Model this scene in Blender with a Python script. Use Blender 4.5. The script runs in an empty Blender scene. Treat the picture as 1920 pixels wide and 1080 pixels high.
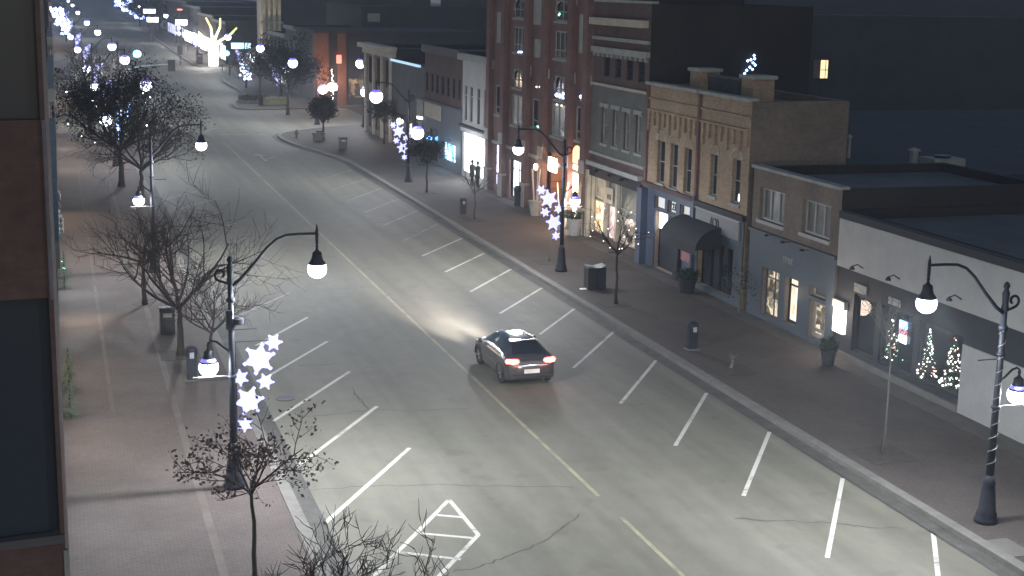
import bpy, math, random
from mathutils import Vector, Matrix
random.seed(7)
SC = bpy.context.scene
COL = SC.collection
# ------------------------------------------------------------------ camera model (survey of the photograph)
FPX, VPX, VPY, HS, CH = 2700.0, 95.0, -38.0, 0.019, 13.2
d1 = Vector((VPX - 960, VPY - 540, FPX)).normalized()
up = Vector((1, HS, 0)).cross(d1).normalized()
if up.y > 0: up = -up
rt = up.cross(d1)
if rt.x < 0: rt = -rt
def ray(px, py): return Vector((px - 960, py - 540, FPX))
def G(px, py, z=0.13):
    v = ray(px, py); t = (z - CH) / v.dot(up)
    return (t * v.dot(rt), t * v.dot(d1))
XF = 27.2
def F(px, py, X=XF):
    v = ray(px, py); t = X / v.dot(rt)
    return (t * v.dot(d1), CH + t * v.dot(up))
def RY(px, py, Y):
    v = ray(px, py); t = Y / v.dot(d1)
    return (t * v.dot(rt), CH + t * v.dot(up))
cam = bpy.data.cameras.new('camera'); camo = bpy.data.objects.new('camera', cam); COL.objects.link(camo)
cam.sensor_width = 36; cam.lens = FPX / 1920 * 36; cam.clip_start = 0.1; cam.clip_end = 3000
cx = Vector((rt.x, d1.x, up.x)); cy = -Vector((rt.y, d1.y, up.y)); cz = -Vector((rt.z, d1.z, up.z))
M = Matrix((cx, cy, cz)).transposed().to_4x4(); M.translation = Vector((0, 0, CH))
camo.matrix_world = M
SC.camera = camo

# ------------------------------------------------------------------ materials
MATS = {}
def newmat(name):
    m = bpy.data.materials.new(name); m.use_nodes = True
    nt = m.node_tree; nt.nodes.clear()
    out = nt.nodes.new('ShaderNodeOutputMaterial'); b = nt.nodes.new('ShaderNodeBsdfPrincipled')
    nt.links.new(b.outputs[0], out.inputs[0]); MATS[name] = m
    return m, nt, b, out
def pos(nt, scale=(1, 1, 1)):
    g = nt.nodes.new('ShaderNodeNewGeometry'); mp = nt.nodes.new('ShaderNodeMapping')
    mp.inputs['Scale'].default_value = scale
    nt.links.new(g.outputs['Position'], mp.inputs['Vector']); return mp.outputs[0]
def noise(nt, vec, scale, detail=4, rough=0.6):
    n = nt.nodes.new('ShaderNodeTexNoise'); n.inputs['Scale'].default_value = scale
    n.inputs['Detail'].default_value = detail; n.inputs['Roughness'].default_value = rough
    nt.links.new(vec, n.inputs['Vector']); return n.outputs['Fac']
def ramp(nt, fac, stops):
    r = nt.nodes.new('ShaderNodeValToRGB'); e = r.color_ramp.elements
    e[0].position, e[0].color = stops[0][0], (*stops[0][1], 1)
    e[1].position, e[1].color = stops[-1][0], (*stops[-1][1], 1)
    for p, c in stops[1:-1]:
        k = e.new(p); k.color = (*c, 1)
    nt.links.new(fac, r.inputs[0]); return r.outputs[0]
def mul(nt, a, b, fac=1.0, mode='MULTIPLY'):
    m = nt.nodes.new('ShaderNodeMix'); m.data_type = 'RGBA'; m.blend_type = mode
    m.inputs[0].default_value = fac
    nt.links.new(a, m.inputs[6]); nt.links.new(b, m.inputs[7]); return m.outputs[2]
def bump(nt, b, h, strength=0.3, dist=0.01):
    n = nt.nodes.new('ShaderNodeBump'); n.inputs['Strength'].default_value = strength; n.inputs['Distance'].default_value = dist
    nt.links.new(h, n.inputs['Height']); nt.links.new(n.outputs[0], b.inputs['Normal'])
def sc3(c, k): return tuple(min(1, x * k) for x in c)
def mat(name, c, rough=0.7, var=0.25, scale=2.0, metal=0.0, bmp=0.0, spec=0.4):
    if name in MATS: return MATS[name]
    m, nt, b, out = newmat(name)
    p = pos(nt); n = noise(nt, p, scale); n2 = noise(nt, p, scale * 9, 3)
    c1 = ramp(nt, n, [(0.25, sc3(c, 1 - var)), (0.75, sc3(c, 1 + var))])
    c2 = ramp(nt, n2, [(0.3, (1 - var * .6,) * 3), (0.7, (1, 1, 1))])
    nt.links.new(mul(nt, c1, c2), b.inputs['Base Color'])
    b.inputs['Roughness'].default_value = rough; b.inputs['Metallic'].default_value = metal
    b.inputs['Specular IOR Level'].default_value = spec
    if bmp: bump(nt, b, n2, bmp)
    return m
def emis(name, c, s, base=(0.5, 0.5, 0.5), through=False):
    if name in MATS: return MATS[name]
    m, nt, b, out = newmat(name)
    b.inputs['Base Color'].default_value = (*base, 1)
    b.inputs['Emission Color'].default_value = (*c, 1); b.inputs['Emission Strength'].default_value = s
    if through:
        nt.nodes.remove(b)
        e = nt.nodes.new('ShaderNodeEmission'); e.inputs[0].default_value = (*c, 1); e.inputs[1].default_value = s
        t = nt.nodes.new('ShaderNodeBsdfTransparent'); a = nt.nodes.new('ShaderNodeAddShader')
        nt.links.new(e.outputs[0], a.inputs[0]); nt.links.new(t.outputs[0], a.inputs[1]); nt.links.new(a.outputs[0], out.inputs[0])
    return m
def lit(name, cols, s, scale=(1.2, 1.2, 1.2), thr=None):
    """lit shop window: irregular displays seen as blocks of light and dark"""
    if name in MATS: return MATS[name]
    m, nt, b, out = newmat(name)
    p = pos(nt, scale)
    v = nt.nodes.new('ShaderNodeTexVoronoi'); v.distance = 'CHEBYCHEV'; v.inputs['Scale'].default_value = 1.0
    nt.links.new(p, v.inputs['Vector'])
    sp = nt.nodes.new('ShaderNodeSeparateColor'); nt.links.new(v.outputs['Color'], sp.inputs[0])
    n = noise(nt, p, 2.3, 5)
    ad = nt.nodes.new('ShaderNodeMath'); ad.operation = 'MULTIPLY_ADD'; ad.inputs[1].default_value = 0.45
    nt.links.new(sp.outputs[0], ad.inputs[0])
    mm = nt.nodes.new('ShaderNodeMath'); mm.operation = 'MULTIPLY'; mm.inputs[1].default_value = 0.6
    nt.links.new(n, mm.inputs[0]); nt.links.new(mm.outputs[0], ad.inputs[2])
    k = len(cols); stops = [(0.2 + 0.6 * i / (k - 1), c) for i, c in enumerate(cols)]
    c = ramp(nt, ad.outputs[0], stops)
    nt.links.new(c, b.inputs['Emission Color']); b.inputs['Emission Strength'].default_value = s
    b.inputs['Base Color'].default_value = (0.03, 0.03, 0.03, 1); b.inputs['Roughness'].default_value = 0.15
    return m
def brick(name, c, c2, mortar, rough=0.85, bw=0.24, bh=0.08, flat=False, var=0.35):
    if name in MATS: return MATS[name]
    m, nt, b, out = newmat(name)
    g = nt.nodes.new('ShaderNodeNewGeometry'); s = nt.nodes.new('ShaderNodeSeparateXYZ'); nt.links.new(g.outputs['Position'], s.inputs[0])
    cb = nt.nodes.new('ShaderNodeCombineXYZ')
    if flat:
        nt.links.new(s.outputs[0], cb.inputs[0]); nt.links.new(s.outputs[1], cb.inputs[1])
    else:
        a = nt.nodes.new('ShaderNodeMath'); nt.links.new(s.outputs[0], a.inputs[0]); nt.links.new(s.outputs[1], a.inputs[1])
        nt.links.new(a.outputs[0], cb.inputs[0]); nt.links.new(s.outputs[2], cb.inputs[1])
    t = nt.nodes.new('ShaderNodeTexBrick'); t.inputs['Scale'].default_value = 1.0
    t.inputs['Brick Width'].default_value = bw; t.inputs['Row Height'].default_value = bh; t.inputs['Mortar Size'].default_value = bh * .1
    t.inputs['Color1'].default_value = (*c, 1); t.inputs['Color2'].default_value = (*c2, 1); t.inputs['Mortar'].default_value = (*mortar, 1)
    nt.links.new(cb.outputs[0], t.inputs['Vector'])
    p = pos(nt); n = noise(nt, p, 0.5, 5); n2 = noise(nt, p, 6, 3)
    a1 = ramp(nt, n, [(0.3, (1 - var,) * 3), (0.7, (1, 1, 1))]); a2 = ramp(nt, n2, [(0.3, (0.8,) * 3), (0.7, (1, 1, 1))])
    nt.links.new(mul(nt, mul(nt, t.outputs['Color'], a1), a2), b.inputs['Base Color'])
    b.inputs['Roughness'].default_value = rough; b.inputs['Specular IOR Level'].default_value = 0.2
    bump(nt, b, t.outputs['Fac'], -0.3, 0.01)
    return m
def glassmat(name, c=(0.02, 0.025, 0.035), alpha=1.0, rough=0.05):
    if name in MATS: return MATS[name]
    m, nt, b, out = newmat(name)
    b.inputs['Base Color'].default_value = (*c, 1); b.inputs['Roughness'].default_value = rough
    b.inputs['Specular IOR Level'].default_value = 0.6
    n = noise(nt, pos(nt), 0.8, 2); bump(nt, b, n, 0.05, 0.02)
    if alpha < 1:
        t = nt.nodes.new('ShaderNodeBsdfTransparent'); mx = nt.nodes.new('ShaderNodeMixShader'); mx.inputs[0].default_value = alpha
        nt.links.new(t.outputs[0], mx.inputs[1]); nt.links.new(b.outputs[0], mx.inputs[2]); nt.links.new(mx.outputs[0], out.inputs[0])
    return m

# asphalt: worn, tyre-polished lanes, patches
def asphalt():
    m, nt, b, out = newmat('asphalt')
    p = pos(nt); big = noise(nt, pos(nt, (1, .35, 1)), 0.22, 5, .6); st = noise(nt, pos(nt, (1.1, 0.03, 1)), 1.0, 3, .5)
    fine = noise(nt, p, 35, 3, .7); mid = noise(nt, pos(nt, (1, .6, 1)), 1.6, 5, .65)
    c = ramp(nt, big, [(0.3, (0.124, 0.122, 0.098)), (0.7, (0.168, 0.165, 0.136))])
    c = mul(nt, c, ramp(nt, st, [(0.34, (0.76, 0.76, 0.745)), (0.62, (1.0, 1.0, 1.0))]))
    c = mul(nt, c, ramp(nt, mid, [(0.3, (0.82,) * 3), (0.65, (1, 1, 1))]))
    c = mul(nt, c, ramp(nt, fine, [(0.3, (0.78,) * 3), (0.7, (1.08,) * 3)]))
    gr = noise(nt, p, 110, 2, .8); c = mul(nt, c, ramp(nt, gr, [(0.35, (0.72,) * 3), (0.65, (1.12,) * 3)]))
    oil = noise(nt, pos(nt, (1, 1, 1)), .9, 2, .4); c = mul(nt, c, ramp(nt, oil, [(0.26, (0.80,) * 3), (0.36, (1, 1, 1))]))
    nt.links.new(c, b.inputs['Base Color'])
    b.inputs['Roughness'].default_value = 0.75; b.inputs['Specular IOR Level'].default_value = 0.35
    bump(nt, b, fine, 0.35, 0.01)
    return m
ASPH = asphalt()
PAV_R = brick('paver_right', (0.088, 0.074, 0.068), (0.080, 0.071, 0.066), (0.058, 0.054, 0.051), flat=True, bw=0.2, bh=0.1, var=.3)
PAV_L = brick('paver_left', (0.126, 0.102, 0.095), (0.114, 0.099, 0.093), (0.08, 0.073, 0.068), flat=True, bw=0.2, bh=0.1, var=.3)
CONC = mat('concrete', (0.105, 0.10, 0.094), .85, .22, 1.5, bmp=.3)
CURB = mat('curb_concrete', (0.128, 0.125, 0.115), .85, .25, 2.5, bmp=.3)
GUT = mat('gutter_concrete', (0.062, 0.061, 0.055), .85, .5, 1.6, bmp=.5)
def wornpaint(name, c, wear):
    m, nt, b, out = newmat(name); p = pos(nt); n = noise(nt, p, 7, 6, .75); n2 = noise(nt, p, 1.1, 3)
    ad = nt.nodes.new('ShaderNodeMath'); ad.operation = 'ADD'; nt.links.new(n, ad.inputs[0]); nt.links.new(n2, ad.inputs[1])
    c1 = ramp(nt, ad.outputs[0], [(wear, (.13, .126, .108)), (wear + .12, c)])
    g = noise(nt, p, 30, 3); nt.links.new(mul(nt, c1, ramp(nt, g, [(.3, (.85,) * 3), (.7, (1, 1, 1))])), b.inputs['Base Color']); b.inputs['Roughness'].default_value = .75
    dv = ad; mh = nt.nodes.new('ShaderNodeMath'); mh.operation = 'MULTIPLY'; mh.inputs[1].default_value = .5; nt.links.new(ad.outputs[0], mh.inputs[0])
    for l in list(nt.links):
        if l.from_node == ad and l.to_node.type == 'VALTORGB': nt.links.new(mh.outputs[0], l.to_socket)
    return m
PAINT = wornpaint('road_paint', (0.40, 0.40, 0.365), .36)
PAINTO = wornpaint('road_paint_worn', (0.25, 0.25, 0.225), .44)
YEL = wornpaint('yellow_paint', (0.235, 0.225, 0.14), .42)
TAR = mat('tar', (0.035, 0.035, 0.035), .7, .3, 3)
POLE = mat('pole_paint', (0.010, 0.013, 0.022), .6, .3, 4, spec=.3)
IRON = mat('black_iron', (0.013, 0.014, 0.018), .45, .3, 4)
WHITEP = mat('white_paint', (0.27, 0.275, 0.27), .6, .12, 1.2)
CREAM = mat('cream_stone', (0.36, 0.33, 0.27), .8, .2, 2)
STONE = mat('grey_stone', (0.26, 0.27, 0.25), .85, .22, 2)
BLUEG = mat('blue_grey_paint', (0.05, 0.065, 0.10), .55, .12, 1.2)
SLATE = mat('slate_paint', (0.05, 0.068, 0.088), .6, .12, 1.0)
DARKP = mat('dark_paint', (0.013, 0.017, 0.023), .75, .2, 1.5)
ROOF = mat('roof_membrane', (0.085, 0.092, 0.095), .9, .35, .4, bmp=.2)
DARKW = mat('dark_wall', (0.034, 0.036, 0.040), .9, .3, .6)
BR_RED = brick('red_brick', (0.21, 0.115, 0.105), (0.17, 0.10, 0.095), (0.15, 0.125, 0.12))
BR_DK = brick('dark_red_brick', (0.125, 0.08, 0.074), (0.10, 0.07, 0.066), (0.10, 0.088, 0.084))
BR_TAN = brick('tan_brick', (0.42, 0.32, 0.21), (0.33, 0.235, 0.16), (0.29, 0.25, 0.20))
BR_OR = brick('orange_brick', (0.26, 0.12, 0.07), (0.2, 0.09, 0.055), (0.14, 0.1, 0.08))
BR_BRN = brick('brown_brick', (0.20, 0.165, 0.135), (0.17, 0.14, 0.115), (0.15, 0.14, 0.125))
GREYW = mat('grey_render', (0.075, 0.078, 0.082), .85, .2, .8, bmp=.1)
GLASS = glassmat('night_glass')
GLASSL = glassmat('clear_glass', (0.03, 0.035, 0.04), 0.35)
CURT = mat('curtained_glass', (0.10, 0.11, 0.105), .3, .35, 2.2)
WOOD = mat('stained_wood', (0.22, 0.10, 0.05), .6, .25, 3)
BIRCH = mat('birch_bark', (0.45, 0.42, 0.36), .8, .35, 6)
BARK = mat('tree_bark', (0.026, 0.022, 0.021), .9, .3, 8)
BARK2 = mat('pale_bark', (0.11, 0.105, 0.085), .9, .3, 8)
LEAFR = mat('russet_leaf', (0.060, 0.034, 0.028), .8, .4, 3)
LEAFG = mat('needle_green', (0.022, 0.04, 0.026), .8, .4, 3)
LEAFD = mat('dry_leaf', (0.016, 0.017, 0.016), .85, .4, 3)
SOIL = mat('tree_pit_soil', (0.045, 0.040, 0.036), .95, .3, 6, bmp=.5)
GLOBE = emis('lamp_globe', (0.80, 0.82, 1.0), 6.0, through=True)
FLAKE = emis('snowflake_light', (0.42, 0.43, 1.0), 1.8, base=(.3, .3, .4))
FLAKEB = emis('blue_flake_light', (0.18, 0.42, 1.0), 4.0)
FLAKEO = mat('unlit_tinsel', (0.13, 0.14, 0.14), .5, .3, 9)
FAIRYW = emis('fairy_white', (1.0, 0.97, 0.85), 9.0)
FAIRYB = emis('fairy_blue', (0.35, 0.55, 1.0), 8.0)
FAIRYG = emis('fairy_green', (0.25, 1.0, 0.55), 4.0)
FAIRYY = emis('fairy_yellow', (0.75, 0.85, 0.12), 2.2)
FAIRYR = emis('fairy_red', (1.0, 0.12, 0.08), 4.0)
WARM = emis('warm_lamp', (1.0, 0.62, 0.30), 14.0)
WARML = emis('warm_window', (1.0, 0.68, 0.34), 1.6)
COOLL = emis('cool_panel', (0.85, 0.88, 1.0), 4.0)
CYAN = emis('cyan_signal', (0.10, 0.60, 1.0), 16.0)
TAILR = emis('tail_lamp', (1.0, 0.10, 0.05), 4.5)
TAILY = emis('tail_lamp_core', (1.0, 0.42, 0.14), 7.0)
HEADL = emis('headlamp', (1.0, 0.97, 0.92), 20.0)

# ------------------------------------------------------------------ mesh builder
class MB:
    def __init__(s): s.v = []; s.f = []; s.m = []; s.mi = 0
    def face(s, pts):
        b = len(s.v); s.v += [tuple(p) for p in pts]; s.f.append(tuple(range(b, b + len(pts)))); s.m.append(s.mi)
    def box(s, a, b):
        x0, x1 = sorted((a[0], b[0])); y0, y1 = sorted((a[1], b[1])); z0, z1 = sorted((a[2], b[2]))
        n = len(s.v)
        s.v += [(x0, y0, z0), (x1, y0, z0), (x1, y1, z0), (x0, y1, z0), (x0, y0, z1), (x1, y0, z1), (x1, y1, z1), (x0, y1, z1)]
        for q in ((0, 3, 2, 1), (4, 5, 6, 7), (0, 1, 5, 4), (1, 2, 6, 5), (2, 3, 7, 6), (3, 0, 4, 7)):
            s.f.append(tuple(n + i for i in q)); s.m.append(s.mi)
        return s
    def tube(s, pts, rad, k=8, cap=True):
        pts = [Vector(p) for p in pts]; n = len(pts)
        if not hasattr(rad, '__len__'): rad = [rad] * n
        base = len(s.v); prev = None
        for i, p in enumerate(pts):
            t = (pts[min(i + 1, n - 1)] - pts[max(i - 1, 0)]).normalized()
            if prev is None:
                a = Vector((0, 0, 1)) if abs(t.z) < .9 else Vector((1, 0, 0)); u = t.cross(a).normalized()
            else:
                u = (prev - t * prev.dot(t)); u = u.normalized() if u.length > 1e-6 else t.orthogonal().normalized()
            prev = u; w = t.cross(u)
            for j in range(k):
                an = 2 * math.pi * j / k; s.v.append(tuple(p + (u * math.cos(an) + w * math.sin(an)) * rad[i]))
        for i in range(n - 1):
            for j in range(k):
                a = base + i * k + j; b = base + i * k + (j + 1) % k
                s.f.append((a, b, b + k, a + k)); s.m.append(s.mi)
        if cap and k > 2:
            s.f.append(tuple(base + j for j in reversed(range(k)))); s.m.append(s.mi)
            s.f.append(tuple(base + (n - 1) * k + j for j in range(k))); s.m.append(s.mi)
        return s
    def lathe(s, prof, c=(0, 0, 0), k=16):
        base = len(s.v); n = len(prof)
        for r, z in prof:
            for j in range(k):
                a = 2 * math.pi * j / k; s.v.append((c[0] + r * math.cos(a), c[1] + r * math.sin(a), c[2] + z))
        for i in range(n - 1):
            for j in range(k):
                a = base + i * k + j; b = base + i * k + (j + 1) % k
                s.f.append((a, b, b + k, a + k)); s.m.append(s.mi)
        s.f.append(tuple(base + j for j in reversed(range(k)))); s.m.append(s.mi)
        s.f.append(tuple(base + (n - 1) * k + j for j in range(k))); s.m.append(s.mi)
        return s
    def blob(s, c, r, n=1):
        # octahedron bulb
        x, y, z = c; b = len(s.v)
        s.v += [(x + r, y, z), (x - r, y, z), (x, y + r, z), (x, y - r, z), (x, y, z + r), (x, y, z - r)]
        for q in ((0, 2, 4), (2, 1, 4), (1, 3, 4), (3, 0, 4), (2, 0, 5), (1, 2, 5), (3, 1, 5), (0, 3, 5)):
            s.f.append(tuple(b + i for i in q)); s.m.append(s.mi)
        return s
    def prism(s, poly, z0, z1):
        n = len(poly); b = len(s.v)
        s.v += [(x, y, z0) for x, y in poly] + [(x, y, z1) for x, y in poly]
        s.f.append(tuple(b + n + i for i in range(n))); s.m.append(s.mi)
        s.f.append(tuple(b + i for i in reversed(range(n)))); s.m.append(s.mi)
        for i in range(n):
            j = (i + 1) % n; s.f.append((b + i, b + j, b + n + j, b + n + i)); s.m.append(s.mi)
        return s
    def build(s, name, mt, parent=None, smooth=False):
        me = bpy.data.meshes.new(name)
        off = Vector((0, 0, 0))
        if parent is not None:
            q = parent
            while q is not None: off += Vector(q.location); q = q.parent
        vs = [(v[0] - off.x, v[1] - off.y, v[2] - off.z) for v in s.v] if off.length > 0 else s.v
        me.from_pydata(vs, [], s.f)
        mts = mt if isinstance(mt, (list, tuple)) else [mt]
        for q in mts: me.materials.append(q)
        if len(mts) > 1: me.polygons.foreach_set('material_index', s.m)
        if smooth: me.polygons.foreach_set('use_smooth', [True] * len(s.f))
        me.update()
        o = bpy.data.objects.new(name, me); COL.objects.link(o)
        if parent is not None: o.parent = parent
        return o
def tag(o, label=None, cat=None, group=None, kind=None):
    if label: o['label'] = label
    if cat: o['category'] = cat
    if group: o['group'] = group
    if kind: o['kind'] = kind
    return o
def empty(name, loc, label=None, cat=None, group=None, rz=0):
    o = bpy.data.objects.new(name, None); COL.objects.link(o); o.location = loc; o.rotation_euler = (0, 0, rz)
    o.empty_display_size = 0.2
    return tag(o, label, cat, group)
def struct(o): o['kind'] = 'structure'; return o
KIDS = {}
def copy_tree(o, parent=None):
    c = o.copy(); COL.objects.link(c); c.parent = parent
    for ch in list(o.children): copy_tree(ch, c)
    return c
def light(name, loc, power, color=(1, 1, 1), radius=0.2, parent=None, spot=None, direc=None, side=0, house=.4):
    l = bpy.data.lights.new(name, 'SPOT' if spot else 'POINT'); l.energy = power; l.color = color; l.shadow_soft_size = radius
    o = bpy.data.objects.new(name, l); COL.objects.link(o)
    if name == 'lamp_light' and power > 1000:
        # street-lantern optics: throws most light at 60-70 degrees off the vertical
        l.use_nodes = True; nt = l.node_tree; em = nt.nodes['Emission']
        g = nt.nodes.new('ShaderNodeTexCoord'); sp = nt.nodes.new('ShaderNodeSeparateXYZ'); nt.links.new(g.outputs['Normal'], sp.inputs[0])
        mr = nt.nodes.new('ShaderNodeMapRange'); mr.inputs['From Min'].default_value = 1; mr.inputs['From Max'].default_value = -1
        nt.links.new(sp.outputs[2], mr.inputs['Value'])
        cr = nt.nodes.new('ShaderNodeValToRGB'); e = cr.color_ramp.elements
        # position: 0 = straight up, 0.5 = level, 1 = straight down
        e[0].position = 0; e[0].color = (.03,) * 3 + (1,); e[1].position = 1; e[1].color = (.42,) * 3 + (1,)
        for p_, v_ in ((.44, .12), (.50, .20), (.55, .32), (.61, .56), (.67, .72), (.74, .68), (.85, .52)):
            k = e.new(p_); k.color = (v_, v_, v_, 1)
        nt.links.new(mr.outputs[0], cr.inputs[0])
        m2 = nt.nodes.new('ShaderNodeMath'); m2.operation = 'MULTIPLY'; m2.inputs[1].default_value = 3.4
        nt.links.new(cr.outputs[0], m2.inputs[0])
        m3 = nt.nodes.new('ShaderNodeMapRange'); m3.inputs['From Min'].default_value = -.6 * (side or 1); m3.inputs['From Max'].default_value = .5 * (side or 1)
        m3.inputs['To Min'].default_value = house if side else 1; m3.inputs['To Max'].default_value = 1.0
        nt.links.new(sp.outputs[0], m3.inputs['Value']); m4 = nt.nodes.new('ShaderNodeMath'); m4.operation = 'MULTIPLY'
        nt.links.new(m2.outputs[0], m4.inputs[0]); nt.links.new(m3.outputs[0], m4.inputs[1]); nt.links.new(m4.outputs[0], em.inputs['Strength'])
    if spot:
        l.spot_size = spot; l.spot_blend = 1.0
        o.rotation_euler = Vector(direc).to_track_quat('-Z', 'Y').to_euler()
    if parent is not None:
        o.parent = parent; off = Vector((0, 0, 0)); q = parent
        while q is not None: off += Vector(q.location); q = q.parent
        o.location = Vector(loc) - off
    else: o.location = loc
    return o
def text(body, size, origin, axx, axy, mt, parent, name='lettering', thick=0.02):
    """raised lettering: axx = reading direction, axy = up"""
    cu = bpy.data.curves.new(name, 'FONT'); cu.body = body; cu.size = size; cu.extrude = thick; cu.align_x = 'CENTER'; cu.align_y = 'CENTER'
    t = bpy.data.objects.new(name, cu); COL.objects.link(t)
    bpy.context.view_layer.update()
    me = bpy.data.meshes.new_from_object(t.evaluated_get(bpy.context.evaluated_depsgraph_get()))
    COL.objects.unlink(t); bpy.data.objects.remove(t)
    x = Vector(axx).normalized(); y = Vector(axy).normalized(); z = x.cross(y)
    R = Matrix((x, y, z)).transposed().to_4x4(); R.translation = Vector(origin) - Vector(parent.location if parent else (0, 0, 0))
    me.transform(R); me.materials.clear(); me.materials.append(mt); me.name = name
    o = bpy.data.objects.new(name, me); COL.objects.link(o)
    if parent: o.parent = parent
    return o

# ------------------------------------------------------------------ world
w = bpy.data.worlds.new('World'); SC.world = w; w.use_nodes = True
nt = w.node_tree; bg = nt.nodes['Background']
sky = nt.nodes.new('ShaderNodeTexSky'); sky.sky_type = 'NISHITA'; sky.sun_disc = False
sky.sun_elevation = math.radians(28); sky.sun_rotation = math.radians(200)
tint = nt.nodes.new('ShaderNodeMix'); tint.data_type = 'RGBA'; tint.blend_type = 'MULTIPLY'; tint.inputs[0].default_value = 1
tint.inputs[7].default_value = (0.95, 0.98, 1.02, 1)
nt.links.new(sky.outputs[0], tint.inputs[6]); nt.links.new(tint.outputs[2], bg.inputs[0]); bg.inputs[1].default_value = 0.06
sun = bpy.data.lights.new('moon', 'SUN'); sun.energy = 0.03; sun.angle = math.radians(2); sun.color = (0.75, 0.85, 1)
so = bpy.data.objects.new('moon', sun); COL.objects.link(so); so.rotation_euler = (math.radians(50), 0, math.radians(-60))

# ------------------------------------------------------------------ ground, road, pavements
mb = MB(); mb.face([(-200, -50, 0), (300, -50, 0), (300, 1300, 0), (-200, 1300, 0)])
struct(mb.build('road', ASPH))
mb = MB(); mb.face([(XF + 3, -50, 0.05), (300, -50, 0.05), (300, 1300, 0.05), (XF + 3, 1300, 0.05)])
struct(mb.build('ground', DARKW))
mb = MB(); mb.face([(-200, -50, 0.05), (-3, -50, 0.05), (-3, 1300, 0.05), (-200, 1300, 0.05)])
struct(mb.build('ground', DARKW))
CX = 21.0
def offs(line, d):
    """shift a polyline sideways (towards its right hand) by d"""
    out = []
    for i, p in enumerate(line):
        a = Vector(line[max(i - 1, 0)]); b = Vector(line[min(i + 1, len(line) - 1)]); t = (b - a).normalized()
        out.append((p[0] + t.y * d, p[1] - t.x * d))
    return out
def pavement(line, back, matp, side):
    """line = kerb edge polyline going away; back = list closing the polygon behind it"""
    s = side
    ki = offs(line, 0.32 * s)
    struct(MB().prism(ki + back if s > 0 else ki + back, 0.02, 0.13).build('pavement', matp))
    k = MB()
    for i in range(len(line) - 1):
        a, b, c, d = line[i], line[i + 1], ki[i + 1], ki[i]
        g0 = offs(line, -0.35 * s)
        k.face([(a[0], a[1], 0.0), (b[0], b[1], 0.0), (b[0], b[1], .15), (a[0], a[1], .15)])
        k.face([(a[0], a[1], .15), (b[0], b[1], .15), (c[0], c[1], .15), (d[0], d[1], .15)])
        k.face([(d[0], d[1], .0), (c[0], c[1], .0), (c[0], c[1], .15), (d[0], d[1], .15)])
    struct(k.build('kerb', CURB))
    g = MB(); g0 = offs(line, -0.42 * s)
    for i in range(len(line) - 1):
        g.face([(line[i][0], line[i][1], .006), (g0[i][0], g0[i][1], .006), (g0[i + 1][0], g0[i + 1][1], .006), (line[i + 1][0], line[i + 1][1], .006)])
    struct(g.build('gutter', GUT))
    g = MB(); ga, gb = offs(line, -0.42 * s), offs(line, -0.50 * s)
    for i in range(len(line) - 1): g.face([(ga[i][0], ga[i][1], .005), (gb[i][0], gb[i][1], .005), (gb[i + 1][0], gb[i + 1][1], .005), (ga[i + 1][0], ga[i + 1][1], .005)])
    struct(g.build('gutter_joint', TAR))
def dens(line, step=6):
    out = [line[0]]
    for a, b in zip(line, line[1:]):
        n = max(1, int(math.hypot(b[0] - a[0], b[1] - a[1]) / step))
        out += [(a[0] + (b[0] - a[0]) * i / n, a[1] + (b[1] - a[1]) * i / n) for i in range(1, n + 1)]
    return out
pavement(dens([(CX, 5), (CX, 108)]) + [(20.7, 111.5), (20.0, 114.8), (19.2, 118), (18.65, 121.3), (18.4, 124.6), (18.5, 127.6), (19.2, 129.8), (20.8, 132), (23, 134), (26, 136.4), (29, 137.8), (33, 138.6), (60, 138.8)],
         [(60, 5)], PAV_R, 1)
pavement([(60, 158.2), (33, 158.4), (27, 156.4), (22.5, 155.5), (19.6, 155.3), (18.4, 156.6), (18.5, 162), (19.6, 166), (21.2, 170), (21.8, 180), (21.8, 200), (22.4, 206), (25, 209), (60, 210)], [], PAV_R, 1)
pavement([(60, 236), (26, 235.6), (22.5, 236.5), (21.4, 241), (21.6, 262), (22.4, 320), (23.5, 380), (24.0, 600)], [(60, 600)], PAV_R, 1)
pavement(dens([(5.5, 5), (5.5, 106)]) + [(6.2, 111), (7.6, 116), (8.0, 121), (7.4, 126), (5.6, 129), (2, 131), (-6, 131.5)], [(-6, 5)], PAV_L, -1)
pavement([(-6, 150), (2, 150.4), (5.2, 152), (5.6, 156), (5.6, 196), (4, 200), (-6, 200.5)], [(-6, 150.3)], PAV_L, -1)
pavement([(-6, 228), (3, 228.4), (5.4, 231), (5.6, 240), (5.6, 600)], [(-6, 600)], PAV_L, -1)
# concrete bands in the left pavement
mb = MB()
mb.box((3.05, 6, .131), (3.25, 105, .135))
mb.box((1.2, 44.0, .131), (1.32, 105, .1345))
struct(mb.build('paving_band', mat('left_band', (0.098, 0.084, 0.075), .85, .3, 1.2)))
mb = MB()
mb.box((26.3, 10, .131), (27.15, 110, .136))
struct(mb.build('paving_band', mat('band_concrete', (0.066, 0.062, 0.057), .85, .3, 1.2)))

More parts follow.
